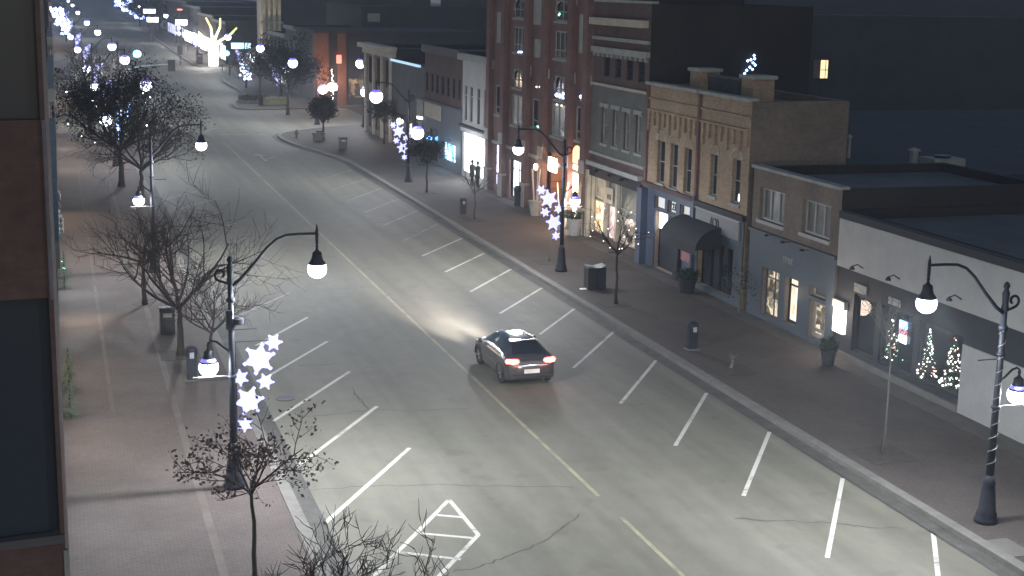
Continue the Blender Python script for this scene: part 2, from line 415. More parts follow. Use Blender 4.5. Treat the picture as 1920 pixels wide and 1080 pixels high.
# markings
def stripe(mb, a, b, wd, z=0.004):
    a = Vector((*a, 0)); b = Vector((*b, 0)); t = (b - a).normalized(); n = Vector((-t.y, t.x, 0)) * wd / 2
    mb.face([(a.x + n.x, a.y + n.y, z), (a.x - n.x, a.y - n.y, z), (b.x - n.x, b.y - n.y, z), (b.x + n.x, b.y + n.y, z)])
def markset(name, m, segs, wd, z=.005):
    mb = MB()
    for a, b in segs: stripe(mb, a, b, wd, z)
    return struct(mb.build(name, m))
ppr = [((1750, 1000), (1760, 1090)), ((1580, 897), (1551, 1046)), ((1443, 810), (1394, 930)), ((1325, 737), (1266, 836)), ((1230, 676), (1163, 757)), ((1152, 621), (1075, 690)), ((1077, 579), (1012, 627)), ((1016, 540), (937, 588)), ((958, 505), (882, 547)), ((908, 475), (835, 510)), ((866, 447), (792, 480))]
segs = [(G(*a, 0), G(*b, 0)) for a, b in ppr]
markset('parking_line', PAINT, segs, .12)
a, b = segs[-1]; segs2 = []
for i in range(1, 7): segs2.append(((a[0], a[1] + 5.0 * i), (a[0] - 3.3, a[1] - 5.2 + 5.0 * i)))
markset('parking_line', PAINTO, segs2, .11)
lft = [((768, 840), (590, 998)), ((707, 762), (535, 892)), ((655, 697), (512, 790)), ((614, 640), (500, 707)), ((577, 595), (480, 648))]
segs = [(G(*a, 0), G(*b, 0)) for a, b in lft]
markset('parking_line', PAINT, segs, .13)
a = segs[-1][0]; b = segs[-1][1]; d = segs[-1][0][1] - segs[-2][0][1]; segs2 = []
for i in range(1, 9): segs2.append(((a[0], a[1] + 4.85 * i), (a[0] - 3.9, a[1] - 5.8 + 4.85 * i)))
markset('parking_line', PAINTO, segs2, .11)
# hatched box
apex, rgt, l2, r2 = G(842, 937, 0), G(897, 1003, 0), G(700, 1082, 0), G(800, 1105, 0)
hs = [(apex, rgt), (apex, l2), (rgt, r2)]
for (p, q) in (((820, 966), (867, 970)), ((786, 1000), (886, 1009)), ((752, 1036), (864, 1049))): hs.append((G(*p, 0), G(*q, 0)))
markset('hatched_box', PAINT, hs, .12, .0055)
def xat(y): return 13.33 + (y - 28) * 0.0004
cl = []
y = 20
for y0, y1 in ((20, 32.4), (34.0, 47.8), (47.8, 66), (66, 90), (90, 124)): cl.append(((xat(y0), y0), (xat(y1), y1)))
markset('centre_line', YEL, cl, .12)
markset('centre_line', YEL, [((13.6, 160), (13.7, 205)), ((13.7, 240), (13.4, 420))], .2)
markset('stop_line', PAINTO, [(G(410, 252, 0), G(515, 253, 0))], .35)
markset('stop_line', PAINTO, [((18.2, 151.5), (14, 151.5)), ((6.5, 148), (12.8, 148)), ((14.4, 209), (21, 209))], .3)
mb = MB()
ax, ay = G(492, 296, 0)
stripe(mb, (ax, ay - 2.5), (ax, ay + 1.5), .2); mb.face([(ax - .6, ay + 1.4, .005), (ax + .6, ay + 1.4, .005), (ax, ay + 3, .005)])
stripe(mb, (ax, ay - 1), (ax + 1.1, ay + .6), .2)
struct(mb.build('lane_arrow', PAINTO))
# tar-sealed cracks
mb = MB()
cr = [[(560, 920), (680, 912), (820, 908), (880, 911), (1075, 914)], [(850, 1072), (900, 1063), (960, 1040), (1020, 1015), (1060, 985), (1085, 965)],
      [(575, 781), (650, 775), (690, 769), (780, 769), (880, 766)], [(690, 768), (672, 745), (660, 727)], [(690, 767), (684, 760), (664, 737)],
      [(1378, 973), (1450, 976), (1560, 981), (1620, 988), (1700, 990)], [(600, 545), (660, 540), (700, 537)], [(560, 686), (640, 682)], [(1060, 636), (1140, 634)]]
for line in cr:
    for a, b in zip(line, line[1:]):
        p, q = Vector((*G(*a, 0), 0)), Vector((*G(*b, 0), 0)); last = p
        n = 6
        for i in range(1, n + 1):
            e = p.lerp(q, i / n) + Vector((random.uniform(-.05, .05), random.uniform(-.08, .08), 0)) * (i < n)
            stripe(mb, last.to_2d(), e.to_2d(), random.uniform(.03, .055), .0045); last = e
struct(mb.build('road_crack', TAR))
# manholes
for p, r, lb in (((535, 747), .33, 'round iron manhole cover in the parking bays beside the near left lamp'), ((940, 722), .01, None)):
    if lb:
        x, y = G(*p, 0)
        tag(MB().lathe([(r, .0), (r, .012), (r * .9, .016), (r * .9, .012), (.01, .012)], (x, y, 0), 24).build('manhole_cover', IRON), lb, 'manhole cover')
x, y = G(1865, 1030, .13)
tag(MB().box((x - .1, y - .55, .131), (x + .75, y + .55, .139)).build('utility_cover', CONC), 'square concrete utility cover on the pavement by the kerb below the right lamp', 'utility cover')

# ------------------------------------------------------------------ street lamps
def star(mb, c, R, r, n=6, th=.05, rot=0, ax='XZ'):
    x, y, z = c; pts = []
    for i in range(2 * n):
        a = math.pi * i / n + rot; q = R if i % 2 == 0 else r; pts.append((q * math.cos(a), q * math.sin(a)))
    b = len(mb.v)
    mb.v += [(x + p[0], y - th, z + p[1]) for p in pts] + [(x + p[0], y + th, z + p[1]) for p in pts]
    N = 2 * n
    mb.f.append(tuple(b + i for i in range(N))); mb.m.append(mb.mi); mb.f.append(tuple(b + N + i for i in reversed(range(N)))); mb.m.append(mb.mi)
    for i in range(N):
        j = (i + 1) % N; mb.f.append((b + j, b + i, b + N + i, b + N + j)); mb.m.append(mb.mi)
LH, LA = 6.2, 2.25
VIOLET_GLOW = emis('violet_glow', (0.10, 0.07, 0.9), 1.3)  # violet fringe light painted as an added self-lit ring over each globe
def make_lamp(gs=1.0):
    t = empty('street_lamp', (0, 0, 0))
    MB().lathe([(.30, 0), (.30, .10), (.25, .16), (.27, .22), (.22, .34), (.18, .8), (.15, 1.0), (.17, 1.05), (.13, 1.15), (.11, 1.25)], k=16).build('base', POLE, t, True)
    m = MB().tube([(0, 0, 1.2), (0, 0, 3.3), (0, 0, 5.5)], [.105, .085, .07], 12)
    m.lathe([(.07, 4.35), (.11, 4.38), (.11, 4.42), (.07, 4.45)]); m.lathe([(.08, 5.0), (.12, 5.03), (.12, 5.1), (.08, 5.15)]); m.lathe([(.09, 2.98), (.12, 3.0), (.12, 3.06), (.09, 3.08)])
    m.build('pole', POLE, t, True)
    MB().lathe([(.07, 5.5), (.10, 5.55), (.075, 5.7), (.095, 5.95), (.05, 6.05), (.085, 6.12), (.06, 6.2), (.01, 6.24)], k=12).build('finial', POLE, t, True)
    pts = [(.03, 0, 5.45), (.25, 0, 5.6), (.6, 0, 5.98), (.95, 0, 6.4), (1.2, 0, 6.62), (1.45, 0, 6.72), (1.8, 0, 6.74), (LA, 0, 6.74)]
    MB().tube(pts, [.05, .05, .045, .04, .038, .036, .035, .035], 8).build('arm', POLE, t, True)
    m = MB(); sp = []
    for i in range(15):
        a = -math.pi * .55 - i / 14 * math.pi * 1.75; r = .17 - .007 * i; sp.append((-.24 + r * math.cos(a) * 1.0, 0, 5.75 + r * math.sin(a)))
    m.tube([(-.03, 0, 5.5)] + sp, .035, 8); m.build('scroll', POLE, t, True)
    def head(px, zc, s, nm):
        h = MB().lathe([(.02, .52), (.045, .5), (.03, .42), (.06, .36), (.12 * 1, .32), (.13, .22), (.16, .12), (.22, .05), (.23, .0)], (px, 0, zc + .12 * s), 14)
        for i in range(0): pass
        o = h.build(nm, POLE, t, True)
        g = MB().lathe([(a_ * gs, b_ * gs) for a_, b_ in [(.02, .21), (.16, .19), (.23, .11), (.255, .0), (.235, -.10), (.18, -.18), (.10, -.23), (.01, -.25)]], (px, 0, zc), 16)
        g.build('globe', GLOBE, t, True)
        MB().lathe([(.205 * gs, .15 * gs), (.21 * gs, .16 * gs), (.18 * gs, .21 * gs), (.13 * gs, .26 * gs)], (px, 0, zc), 14).build('glow_ring', VIOLET_GLOW, t, True)
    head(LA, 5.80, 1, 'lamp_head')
    MB().tube([(LA, 0, 6.45), (LA, 0, 6.8), (LA, 0, 6.98)], [.04, .045, .008], 8).build('spike', POLE, t)
    MB().tube([(-.08, 0, 3.72), (-.2, 0, 3.82), (-.38, 0, 3.98), (-.52, 0, 4.02), (-.6, 0, 3.96), (-.6, 0, 3.85)], .03, 8).build('arm', POLE, t, True)
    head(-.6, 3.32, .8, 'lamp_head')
    MB().tube([(-.05, 0, 3.05), (-1.0, 0, 3.05)], .022, 8).build('banner_arm', CURB, t)
    MB().tube([(.05, 0, 4.28), (.65, 0, 4.28)], .015, 6).build('banner_arm', POLE, t)
    return t
def scale_globes(t): pass
proto = make_lamp(); proto_far = make_lamp(1.75); far_used = False  # far globes are oversized: their bloom is built into the shape
lampspec = []
LP = []  # near lamps x, y, side, label
def gpost(px, py): return G(px, py, .13)
x1, y1 = gpost(440, 913); x2, y2 = gpost(290, 510)
LP += [(x1, y1, 1, 'tall dark street lamp at lower left, its pole behind russet leaves', 1), (x2, y2, 1, 'left kerb street lamp whose pole rises behind the widest bare tree', 1)]
ordn = ['third', 'fourth', 'fifth', 'sixth', 'seventh', 'eighth', 'ninth', 'tenth', 'eleventh', 'twelfth', 'thirteenth', 'fourteenth']
for i, (px, py) in enumerate([(273, 160), (234, 113), (210, 88), (183, 61), (163, 43), (146, 24), (136, 10), (128, 2)]):
    x, y = G(px, py, 5.9); LP.append((x - LA, y, 1, '%s street lamp from the camera along the left kerb' % ordn[i], 1))
x1, y1 = gpost(1848, 978); x2, y2 = gpost(1052, 508); x3, y3 = gpost(766, 341)
LP += [(x1, y1, -1, 'street lamp in front of the white wall at the right edge, unlit garland on it', 1), (x2, y2, -1, 'street lamp standing before the arched red brick entrance', 1), (x3, y3, -1, 'street lamp beside the small shops short of the side street', 1)]
for i, (px, py) in enumerate([(549, 119), (488, 91), (427, 70), (345, 44), (311, 30), (262, 13), (247, 8)]):
    x, y = G(px, py, 5.9); LP.append((x + LA, y, -1, '%s street lamp past the side street on the right kerb' % (['first', 'second'] + ordn)[i], 1))
LAMPC = (0.95, 0.965, 1.0)
lamps = []
for i, (x, y, s, lb, on) in enumerate(LP):
    if y > 85: o = copy_tree(proto_far) if far_used else proto_far; far_used = True
    else: o = proto if i == 0 else copy_tree(proto)
    o.location = (x, y, .13); o.rotation_euler = (0, 0, 0 if s > 0 else math.pi)
    tag(o, lb, 'street lamp', 'lamps along the kerbs'); lamps.append(o)
    pw = 1.0 if y < 260 else 1.0
    light('lamp_light', (x + s * LA, y, .13 + 5.80), (3900 if y < 45 else 2750 if y < 80 else 1700) * pw, LAMPC, .22, side=s, house=.75 if s > 0 else .25)
    if y < 260: light('lamp_light', (x - s * .6, y, .13 + 3.3), 260, LAMPC, .18)
# two more lamps nearer than the frame, same spacing, whose light reaches into it
light('lamp_light', (20.1, -3.5, 5.97), 5600, LAMPC, .22, side=-1, house=.4)
# corner lamp turned along the street
x, y = gpost(683, 238)
gx, gy = G(670, 117, 5.95); ang = math.atan2(gy - y, gx - x); print('corner lamp reach', gx - x, gy - y)
o = copy_tree(proto_far); o.location = (x, y, .13); o.rotation_euler = (0, 0, ang)
tag(o, 'street lamp on the corner by the pilastered building, arm turned away from the main road', 'street lamp', 'lamps along the kerbs')
light('lamp_light', (x + LA * math.cos(ang), y + LA * math.sin(ang), 5.93), 1700, LAMPC, .22)
light('lamp_light', (x - .2, y - .56, 3.43), 300, LAMPC, .18)

# snowflake decorations fixed to posts (local: +X is the road side)
FL = [(1.08, 3.88, .22), (.70, 3.46, .41), (.20, 2.98, .22), (.86, 2.84, .22), (.42, 2.34, .38), (.30, 1.70, .20)]
def make_flakes(m_on):
    t = empty('snowflake_decoration', (0, 0, 0))
    for i, (x, z, R) in enumerate(FL):
        q = MB(); star(q, (x, 0, z), R, R * .6, 6, .03, .3 * i)
        for k in range(6):
            a = math.pi / 3 * k + .3 * i; q.blob((x + math.cos(a) * R * .95, 0, z + math.sin(a) * R * .95), R * .16)
        q.build('snowflake', m_on, t)
    MB().tube([(.1, .0, 3.95), (.98, .0, 3.95)], .012, 6).tube([(.1, 0, 1.62), (.38, 0, 1.62)], .012, 6).tube([(.1, 0, 1.6), (.1, 0, 3.96)], .012, 6).build('frame', IRON, t)
    return t
fp = make_flakes(FLAKE)
fspec = [(0, FLAKE, 'lit snowflake decoration on the near left lamp post'), (11, FLAKE, 'lit snowflake decoration on the post before the brick arches'), (12, FLAKE, 'lit snowflake decoration on the post by the small shops'), (2, FLAKEB, 'blue snowflake decoration on the post inside the dark left trees')]
first = True
for k, mm, lb in fspec:
    if mm is FLAKE:
        o = fp if first else copy_tree(fp); first = False
    else: o = make_flakes(mm)
    o.location = lamps[k].location; o.rotation_euler = lamps[k].rotation_euler
    tag(o, lb, 'snowflake decoration', 'snowflake lights on posts')
# move blue one down to where it shows between branches
x, y = G(228, 262, 1.8); o.location = (x - .5, y, .13 + .2)
far = [3, 4, 5, 6, 7, 8, 14, 15, 16, 17, 18, 19]
for n_, k in enumerate(far):
    o = copy_tree(fp); o.location = lamps[k].location; o.rotation_euler = lamps[k].rotation_euler
    tag(o, 'far snowflake decoration on the %s' % lamps[k]['label'], 'snowflake decoration', 'snowflake lights on posts')
# garland wound round the right post
x, y = lamps[10].location.x, lamps[10].location.y
m = MB()
m.tube([(x + (.115 - .0002 * j) * math.cos(j * math.pi / 6), y + (.115 - .0002 * j) * math.sin(j * math.pi / 6), 1.5 + j * .34 / 12) for j in range(132)], .007, 4)
tag(m.build('garland', STONE), 'pale unlit light string wound round the post at the right edge', 'garland')
# small box on near left post
x, y = lamps[0].location.x, lamps[0].location.y
m = MB().box((x - .14, y - .16, 4.45), (x + .02, y + .1, 4.95)); m.lathe([(.05, 0), (.14, .02), (.14, .16), (.06, .2)], (x + .18, y - .05, 4.55), 12)
tag(m.build('speaker_box', POLE), 'black loudspeaker box clamped high on the near left lamp post', 'loudspeaker')

# ------------------------------------------------------------------ trees
def grow(mb, p, d, L, r, lv, rnd, tips, sides=5, upw=.12, nb=(3, 5)):
    n = 5 if lv < 2 else 4
    pts = [Vector(p)]; rad = [r]; dd = Vector(d).normalized()
    for i in range(n):
        dd = (dd + Vector((rnd.uniform(-1, 1), rnd.uniform(-1, 1), rnd.uniform(-.6, .9))) * .2 + Vector((0, 0, upw * .5))).normalized()
        pts.append(pts[-1] + dd * L / n); rad.append(r * (1 - .62 * (i + 1) / n))
    mb.tube(pts, rad, max(3, sides - lv), cap=False)
    if lv == 0 or lv >= 4:
        pass
    if lv >= grow.maxlv:
        tips.append(pts[-1]); tips.append(pts[2]); return
    k = rnd.randint(*nb)
    for i in range(k):
        t = .25 + .75 * (i + rnd.random()) / k; j = min(n - 1, int(t * n)); q = pts[j].lerp(pts[j + 1], t * n - j)
        a = rnd.uniform(0, 2 * math.pi); side = dd.orthogonal().normalized(); side.rotate(Matrix.Rotation(a, 3, dd))
        nd = (dd * rnd.uniform(.45, .9) + side * rnd.uniform(.6, 1.0)).normalized()
        grow(mb, q, nd, L * rnd.uniform(.5, .72), max(r * .55 * (1 - .3 * t), .0085), lv + 1, rnd, tips, sides, upw, nb)
grow.maxlv = 3
def leafcards(mb, tips, n, size, rnd, spread=.25):
    for _ in range(n):
        c = rnd.choice(tips) + Vector((rnd.gauss(0, 1), rnd.gauss(0, 1), rnd.gauss(0, 1))) * spread
        a = Vector((rnd.uniform(-1, 1), rnd.uniform(-1, 1), rnd.uniform(-1, 1))).normalized(); b = a.orthogonal().normalized(); s = size * rnd.uniform(.6, 1.4)
        mb.face([c + a * s, c + b * s * .6, c - a * s, c - b * s * .6])
def tree(x, y, trunk_h, trunk_r, limbs, L, seed, label, bark=None, lean=(0, 0), leaves=0, leafm=None, lsize=.07, maxlv=3, nb=(3, 5), spread=.9, lights=None, group='bare street trees', z=.13, lsp=.25, upw=.12):
    rnd = random.Random(seed); bark = bark or BARK; grow.maxlv = maxlv
    t = empty('street_tree', (x, y, z), label, 'tree', group)
    n = 6; pts = []; rad = []
    for i in range(n + 1):
        f = i / n; pts.append((x + lean[0] * f + rnd.uniform(-.04, .04) * (i > 0), y + lean[1] * f, z + trunk_h * f)); rad.append(trunk_r * (1.25 - .55 * f if i else 1.5))
    MB().tube(pts, rad, 8).build('trunk', bark, t, True)
    cr = MB(); tips = []; top = Vector(pts[-1])
    for i in range(limbs):
        a = 2 * math.pi * (i + rnd.uniform(-.25, .25)) / limbs; e = rnd.uniform(.35, 1.0)
        d = Vector((math.cos(a) * spread, math.sin(a) * spread, e))
        q = top - Vector((0, 0, rnd.uniform(0, .25) * trunk_h * .4))
        grow(cr, q, d, L * rnd.uniform(.8, 1.15), trunk_r * .6, 1, rnd, tips, 6, upw, nb)
    grow(cr, top, Vector((.1, .1, 1)), L * .9, trunk_r * .65, 1, rnd, tips, 6, upw, nb)
    c = cr.build('crown', bark, t)
    if leaves:
        lm = MB(); leafcards(lm, tips, leaves, lsize, rnd, lsp); lm.build('foliage', leafm or LEAFR, t)
    if lights:
        lmt, num, rr = lights; lm = MB()
        for _ in range(num):
            p = rnd.choice(tips) + Vector((rnd.gauss(0, .15), rnd.gauss(0, .15), rnd.gauss(0, .15))); lm.blob(p, rr)
        lm.build('fairy_lights', lmt, t)
    return t
TB = 'bare street trees'
# near left, russet leaves
tx, ty = G(478, 1100); 
tree(tx, ty, 2.3, .05, 6, 1.25, 3, 'slim young tree with russet leaves in front of the near left lamp post', leaves=1100, leafm=LEAFR, lsize=.045, maxlv=3, nb=(3, 5), spread=.95, lsp=.09, upw=.06)
tx, ty = G(560, 1050, 4.0)
tree(4.0, ty, 2.4, .05, 6, 1.5, 11, 'bare tree at the bottom edge below the russet tree', maxlv=4, nb=(3, 4), spread=.8)
tx, ty = G(745, 1050, 4.2)
tree(5.0, ty + .2, 2.2, .075, 5, 1.5, 21, 'twisted bare tree at the bottom edge beside the hatched box', maxlv=4, nb=(3, 4), spread=1.3, upw=.0)
# mid left wide bare tree
tx, ty = G(338, 665)
tree(tx, ty, 1.8, .11, 8, 2.7, 5, 'wide bare tree with a low fork left of the roadway', maxlv=4, nb=(4, 5), spread=1.2)
tx, ty = G(398, 705)
tree(tx, ty, 1.6, .07, 6, 1.5, 8, 'smaller twiggy tree between the widest bare tree and the near lamp', maxlv=4, nb=(3, 5), spread=1.0)
tx, ty = G(300, 600)
tree(tx - .4, ty + 3, 1.8, .09, 6, 1.8, 9, 'bare tree behind the dark bin on the left pavement', maxlv=4, nb=(3, 4), spread=1.1)
tx, ty = G(228, 350)
tree(tx, ty, 2.6, .17, 9, 3.6, 14, 'dense dark tree with tiny coloured lights on the left pavement', maxlv=4, nb=(4, 5), spread=.9, leaves=12000, leafm=LEAFD, lsize=.075, lsp=.3, lights=(FAIRYW, 14, .05))
tx, ty = G(238, 372)
tree(tx + .9, ty, 1.9, .13, 8, 3.0, 15, 'bare tree with spreading twigs just before the dense dark tree', maxlv=4, nb=(4, 5), spread=1.3)
tx, ty = G(170, 252)
tree(tx, ty, 2.4, .15, 7, 2.4, 16, 'thin grey tree left of the dense dark tree', maxlv=4, nb=(3, 3), spread=.9)
tx, ty = G(160, 190)
tree(tx, ty, 2.6, .15, 7, 3.0, 17, 'bare tree near the far left crossing', maxlv=4, nb=(3, 3), spread=.9)
tx, ty = G(205, 225)
tree(tx, ty, 3.0, .17, 7, 3.4, 18, 'tall bare tree under the fourth left lamp', maxlv=4, nb=(3, 4), spread=.8)
# right side
tx, ty = G(1155, 570)
tree(tx, ty, 2.3, .06, 6, 1.55, 31, 'slender bare tree with small light string in front of the lit corner shop', maxlv=3, nb=(3, 4), spread=1.0, lights=(FAIRYW, 22, .02))
tx, ty = G(890, 411)
tree(tx, ty, 1.6, .05, 5, 1.1, 32, 'small bare sapling beside the pay post near the red brick building', maxlv=3, nb=(3, 4))
tx, ty = G(800, 361)
tree(tx, ty, 2.0, .06, 6, 1.2, 33, 'small tree holding dry leaves near the blue lit shop window', maxlv=3, nb=(3, 4), leaves=1800, leafm=LEAFD, lsize=.07, lsp=.16)
tx, ty = G(720, 270)
tree(tx, ty, 1.8, .06, 6, 1.5, 34, 'little leafy tree in front of the pilastered building', maxlv=3, nb=(3, 4), leaves=1600, leafm=LEAFD, lsize=.08, lsp=.2)
tx, ty = G(1030, 490)
tree(tx, ty, 2.3, .03, 4, .8, 35, 'thin whip of a sapling under the snowflakes before the arches', bark=BARK2, maxlv=2, nb=(2, 3))
tx, ty = G(1655, 852)
tree(tx, ty, 3.4, .03, 5, 1.25, 36, 'pale thin tree in a square pit before the shop with lit conifers', bark=mat('grey_bark', (.06, .06, .052), .9), maxlv=3, nb=(3, 4), spread=.9)
tx, ty = G(1372, 690)
tree(tx, ty, .35, .05, 3, .25, 37, 'cut sapling stump in its pit beside the pay post', bark=BARK2, maxlv=2, nb=(1, 2))
tx, ty = G(1385, 592)
tree(tx, ty, .9, .03, 4, .7, 38, 'thin shrub growing at the foot of the slate storefront', bark=BARK2, maxlv=3, nb=(2, 3), leaves=220, leafm=LEAFD, lsize=.05)
tx, ty = G(540, 215)
tree(tx, ty, 2.4, .14, 8, 3.2, 41, 'dense dark tree at the corner of the next block', maxlv=4, nb=(3, 4), leaves=5500, leafm=LEAFD, lsize=.11, lsp=.3)
tx, ty = G(478, 180)
tree(tx + .6, ty, 2.2, .14, 7, 2.8, 42, 'dark tree above the far planting bed', maxlv=4, nb=(3, 4), leaves=4000, leafm=LEAFD, lsize=.11, lsp=.3)
for k, (px, py) in enumerate([(262, 48), (300, 62), (282, 56)]):
    tx, ty = G(px, py)
    tree(tx, ty, 2.5, .2, 7, 4.0, 50 + k, ['dark far tree nearest the road bend', 'dark far tree beside the lit shop row', 'middle dark far tree on the right kerb'][k], maxlv=3, nb=(3, 4), leaves=1500, leafm=LEAFD, lsize=.35, lsp=.5)

def conifer(x, y, h, r, seed, label, lights=None, z=.13, mat_=None, group=None, cat='tree', nm='conifer', lr=.03, dens=1.0):
    rnd = random.Random(seed); t = empty(nm, (x, y, z), label, cat, group)
    MB().tube([(x, y, z), (x, y, z + h)], [r * .09 + .02, .01], 6).build('trunk', BARK, t)
    m = MB(); pts = []
    for i in range(int(900 * dens)):
        f = rnd.random() ** .7; zz = z + h * (.06 + .94 * (1 - f)) ; R = r * f * rnd.uniform(.35, 1.1); a = rnd.uniform(0, 2 * math.pi)
        c = Vector((x + R * math.cos(a), y + R * math.sin(a), zz - .12 * R)); o = Vector((math.cos(a), math.sin(a), -.35)); sd = Vector((-math.sin(a), math.cos(a), rnd.uniform(-.3, .3)))
        l = h * .07 * rnd.uniform(.6, 1.3); m.face([c - sd * l * .35, c + o * l, c + sd * l * .35, c - o * l * .7]); pts.append(c)
    m.build('foliage', mat_ or LEAFG, t)
    if lights:
        for mt_, num in lights:
            lm = MB()
            for _ in range(num):
                c = rnd.choice(pts); q = Vector((c.x - x, c.y - y, 0)) * 1.06; lm.blob((x + q.x, y + q.y, c.z), lr * rnd.uniform(.6, 1.3))
            lm.build('fairy_lights', mt_, t)
    return t
tx, ty = G(606, 262)
tree(tx, ty, 1.5, .1, 9, 1.25, 43, 'dense dark round tree in a tub at the side street corner', maxlv=3, nb=(3, 4), leaves=6000, leafm=LEAFD, lsize=.10, lsp=.2, spread=.38, upw=.35)
# planting tub under it
tag(MB().lathe([(.45, 0), (.55, .6), (.6, .62), (.6, .68), (.4, .68)], (tx - .5, ty - .6, .13), 14).build('planter', CONC), 'dark concrete tub beside the dense round corner tree', 'planter')

# wrapped glowing tree far right (bright burst)
tx, ty = G(400, 124)
t = empty('light_wrapped_tree', (tx, ty, .13), 'far tree with its trunk and limbs wrapped in dazzling lights', 'tree')
MB().tube([(tx, ty, .13), (tx + .1, ty, 2.2), (tx, ty, 3.9)], [.75, .85, .8], 10).build('trunk', emis('trunk_lights', (1.0, .92, .9), 6.0), t)
for k, (px, py, px2, py2) in enumerate([(398, 70, 386, 33), (405, 68, 413, 34), (415, 75, 444, 52), (388, 82, 372, 60), (380, 72, 350, 62)]):
    a, b = RY(px, py, ty), RY(px2, py2, ty)
    mid = ((a[0] + b[0]) / 2 + .3, ty, (a[1] + b[1]) / 2)
    MB().tube([(tx, ty, 3.4), (a[0], ty, a[1]), mid, (b[0], ty, b[1])], [.3, .22, .18, .13], 6).build('limb', FAIRYY, t)
light('glow_light', (tx - 1.5, ty - 2, 3.5), 2600, (1, .92, .9), .5)

# ------------------------------------------------------------------ buildings
def wallx(mb, X, y0, y1, z0, z1, holes, dep=.22, s=1):
    """front wall in plane x=X facing the street, openings with reveals going back by dep"""
    ys = sorted({y0, y1} | {min(max(v, y0), y1) for h in holes for v in (h[0], h[1])}); zs = sorted({z0, z1} | {min(max(v, z0), z1) for h in holes for v in (h[2], h[3])})
    for a, b in zip(ys, ys[1:]):
        for c, d in zip(zs, zs[1:]):
            my, mz = (a + b) / 2, (c + d) / 2
            if any(h[0] < my < h[1] and h[2] < mz < h[3] for h in holes): continue
            mb.face([(X, a, c), (X, a, d), (X, b, d), (X, b, c)])
    for h in holes:
        a, b, c, d = h[:4]; e = X + dep * s
        mb.face([(X, a, c), (e, a, c), (e, a, d), (X, a, d)]); mb.face([(X, b, c), (X, b, d), (e, b, d), (e, b, c)])
        mb.face([(X, a, d), (e, a, d), (e, b, d), (X, b, d)]); mb.face([(X, a, c), (X, b, c), (e, b, c), (e, a, c)])
def win(parent, X, h, fm, pm, nv=0, nh=(), fr=.07, dep=.22, s=1, nm='window', arch=False, sill=None):
    a, b, c, d = h[:4]; x0 = X + (dep - .07) * s; x1 = X + dep * s - .002 * s
    m = MB(); m.box((x0, a, c), (x1, a + fr, d)); m.box((x0, b - fr, c), (x1, b, d)); m.box((x0, a + fr, c), (x1, b - fr, c + fr)); m.box((x0, a + fr, d - fr), (x1, b - fr, d))
    for i in range(nv):
        yy = a + (b - a) * (i + 1) / (nv + 1); m.box((x0 + .004 * s, yy - fr * .4, c + fr), (x1 - .003 * s, yy + fr * .4, d - fr))
    for q in nh:
        zz = c + (d - c) * q; m.box((x0 + .008 * s, a + fr, zz - fr * .4), (x1 - .006 * s, b - fr, zz + fr * .4))
    if sill: m.box((X - .08 * s, a - .1, c - .14), (X + .02 * s, b + .1, c - .003))
    f = m.build(nm, fm, parent)
    p = MB(); e = X + (dep - .02) * s; p.face([(e, a + fr * .5, c + fr * .5), (e, a + fr * .5, d - fr * .5), (e, b - fr * .5, d - fr * .5), (e, b - fr * .5, c + fr * .5)])
    # re-home pane under the frame
    p.build('pane', pm, f)
    # backing so nothing shows through
    return f
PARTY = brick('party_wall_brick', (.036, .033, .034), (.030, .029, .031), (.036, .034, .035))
def shell(root, X, y0, y1, H, depth, wm, holes, s=1, roofm=None, par=.35, name='wall', dep=.22, H0=.13, side=None):
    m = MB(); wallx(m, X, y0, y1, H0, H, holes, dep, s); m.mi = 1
    xb = X + depth * s; e = X + dep * s + .01 * s
    m.face([(X, y0, H0), (xb, y0, H0), (xb, y0, H), (X, y0, H)]); m.face([(X, y1, H0), (X, y1, H), (xb, y1, H), (xb, y1, H0)]); m.face([(xb, y0, H0), (xb, y1, H0), (xb, y1, H), (xb, y0, H)])
    # parapet inner faces and top
    t = .3
    m.face([(X, y0, H), (X + t * s, y0 + t, H), (X + t * s, y1 - t, H), (X, y1, H)]); m.face([(X, y0, H), (xb, y0, H), (xb - t * s, y0 + t, H), (X + t * s, y0 + t, H)])
    m.face([(X, y1, H), (X + t * s, y1 - t, H), (xb - t * s, y1 - t, H), (xb, y1, H)]); m.face([(xb, y0, H), (xb, y1, H), (xb - t * s, y1 - t, H), (xb - t * s, y0 + t, H)])
    a, b, c, d = X + t * s, xb - t * s, y0 + t, y1 - t
    for q in (((a, c), (a, d)), ((a, d), (b, d)), ((b, d), (b, c)), ((b, c), (a, c))):
        m.face([(*q[0], H - par), (*q[1], H - par), (*q[1], H), (*q[0], H)])
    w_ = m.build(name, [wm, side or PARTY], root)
    MB().face and None
    r = MB(); r.face([(a - .01 * s, c - .01, H - par), (b, c - .01, H - par), (b, d + .01, H - par), (a - .01 * s, d + .01, H - par)]); r.build('roof', roofm or ROOF, root)
    return w_
def R(xl, xr, yt, yb, X=XF):
    """facade rectangle from its left edge (far) and right edge (near)"""
    f0 = F(xl, yt, X); f1 = F(xl, yb, X); n = F(xr, yt, X)
    return (n[0], f0[0], f1[1], f0[1])
def bar(root, name, y0, y1, z0, z1, proj, m, X=XF, back=.02):
    return MB().box((X - proj, y0, z0), (X + back, y1, z1)).build(name, m, root)
def bld(y0, y1, label, cat='building', name='shop_building', X=XF, s=1):
    return empty(name, (X, (y0 + y1) / 2, .13), label, cat)
X = XF
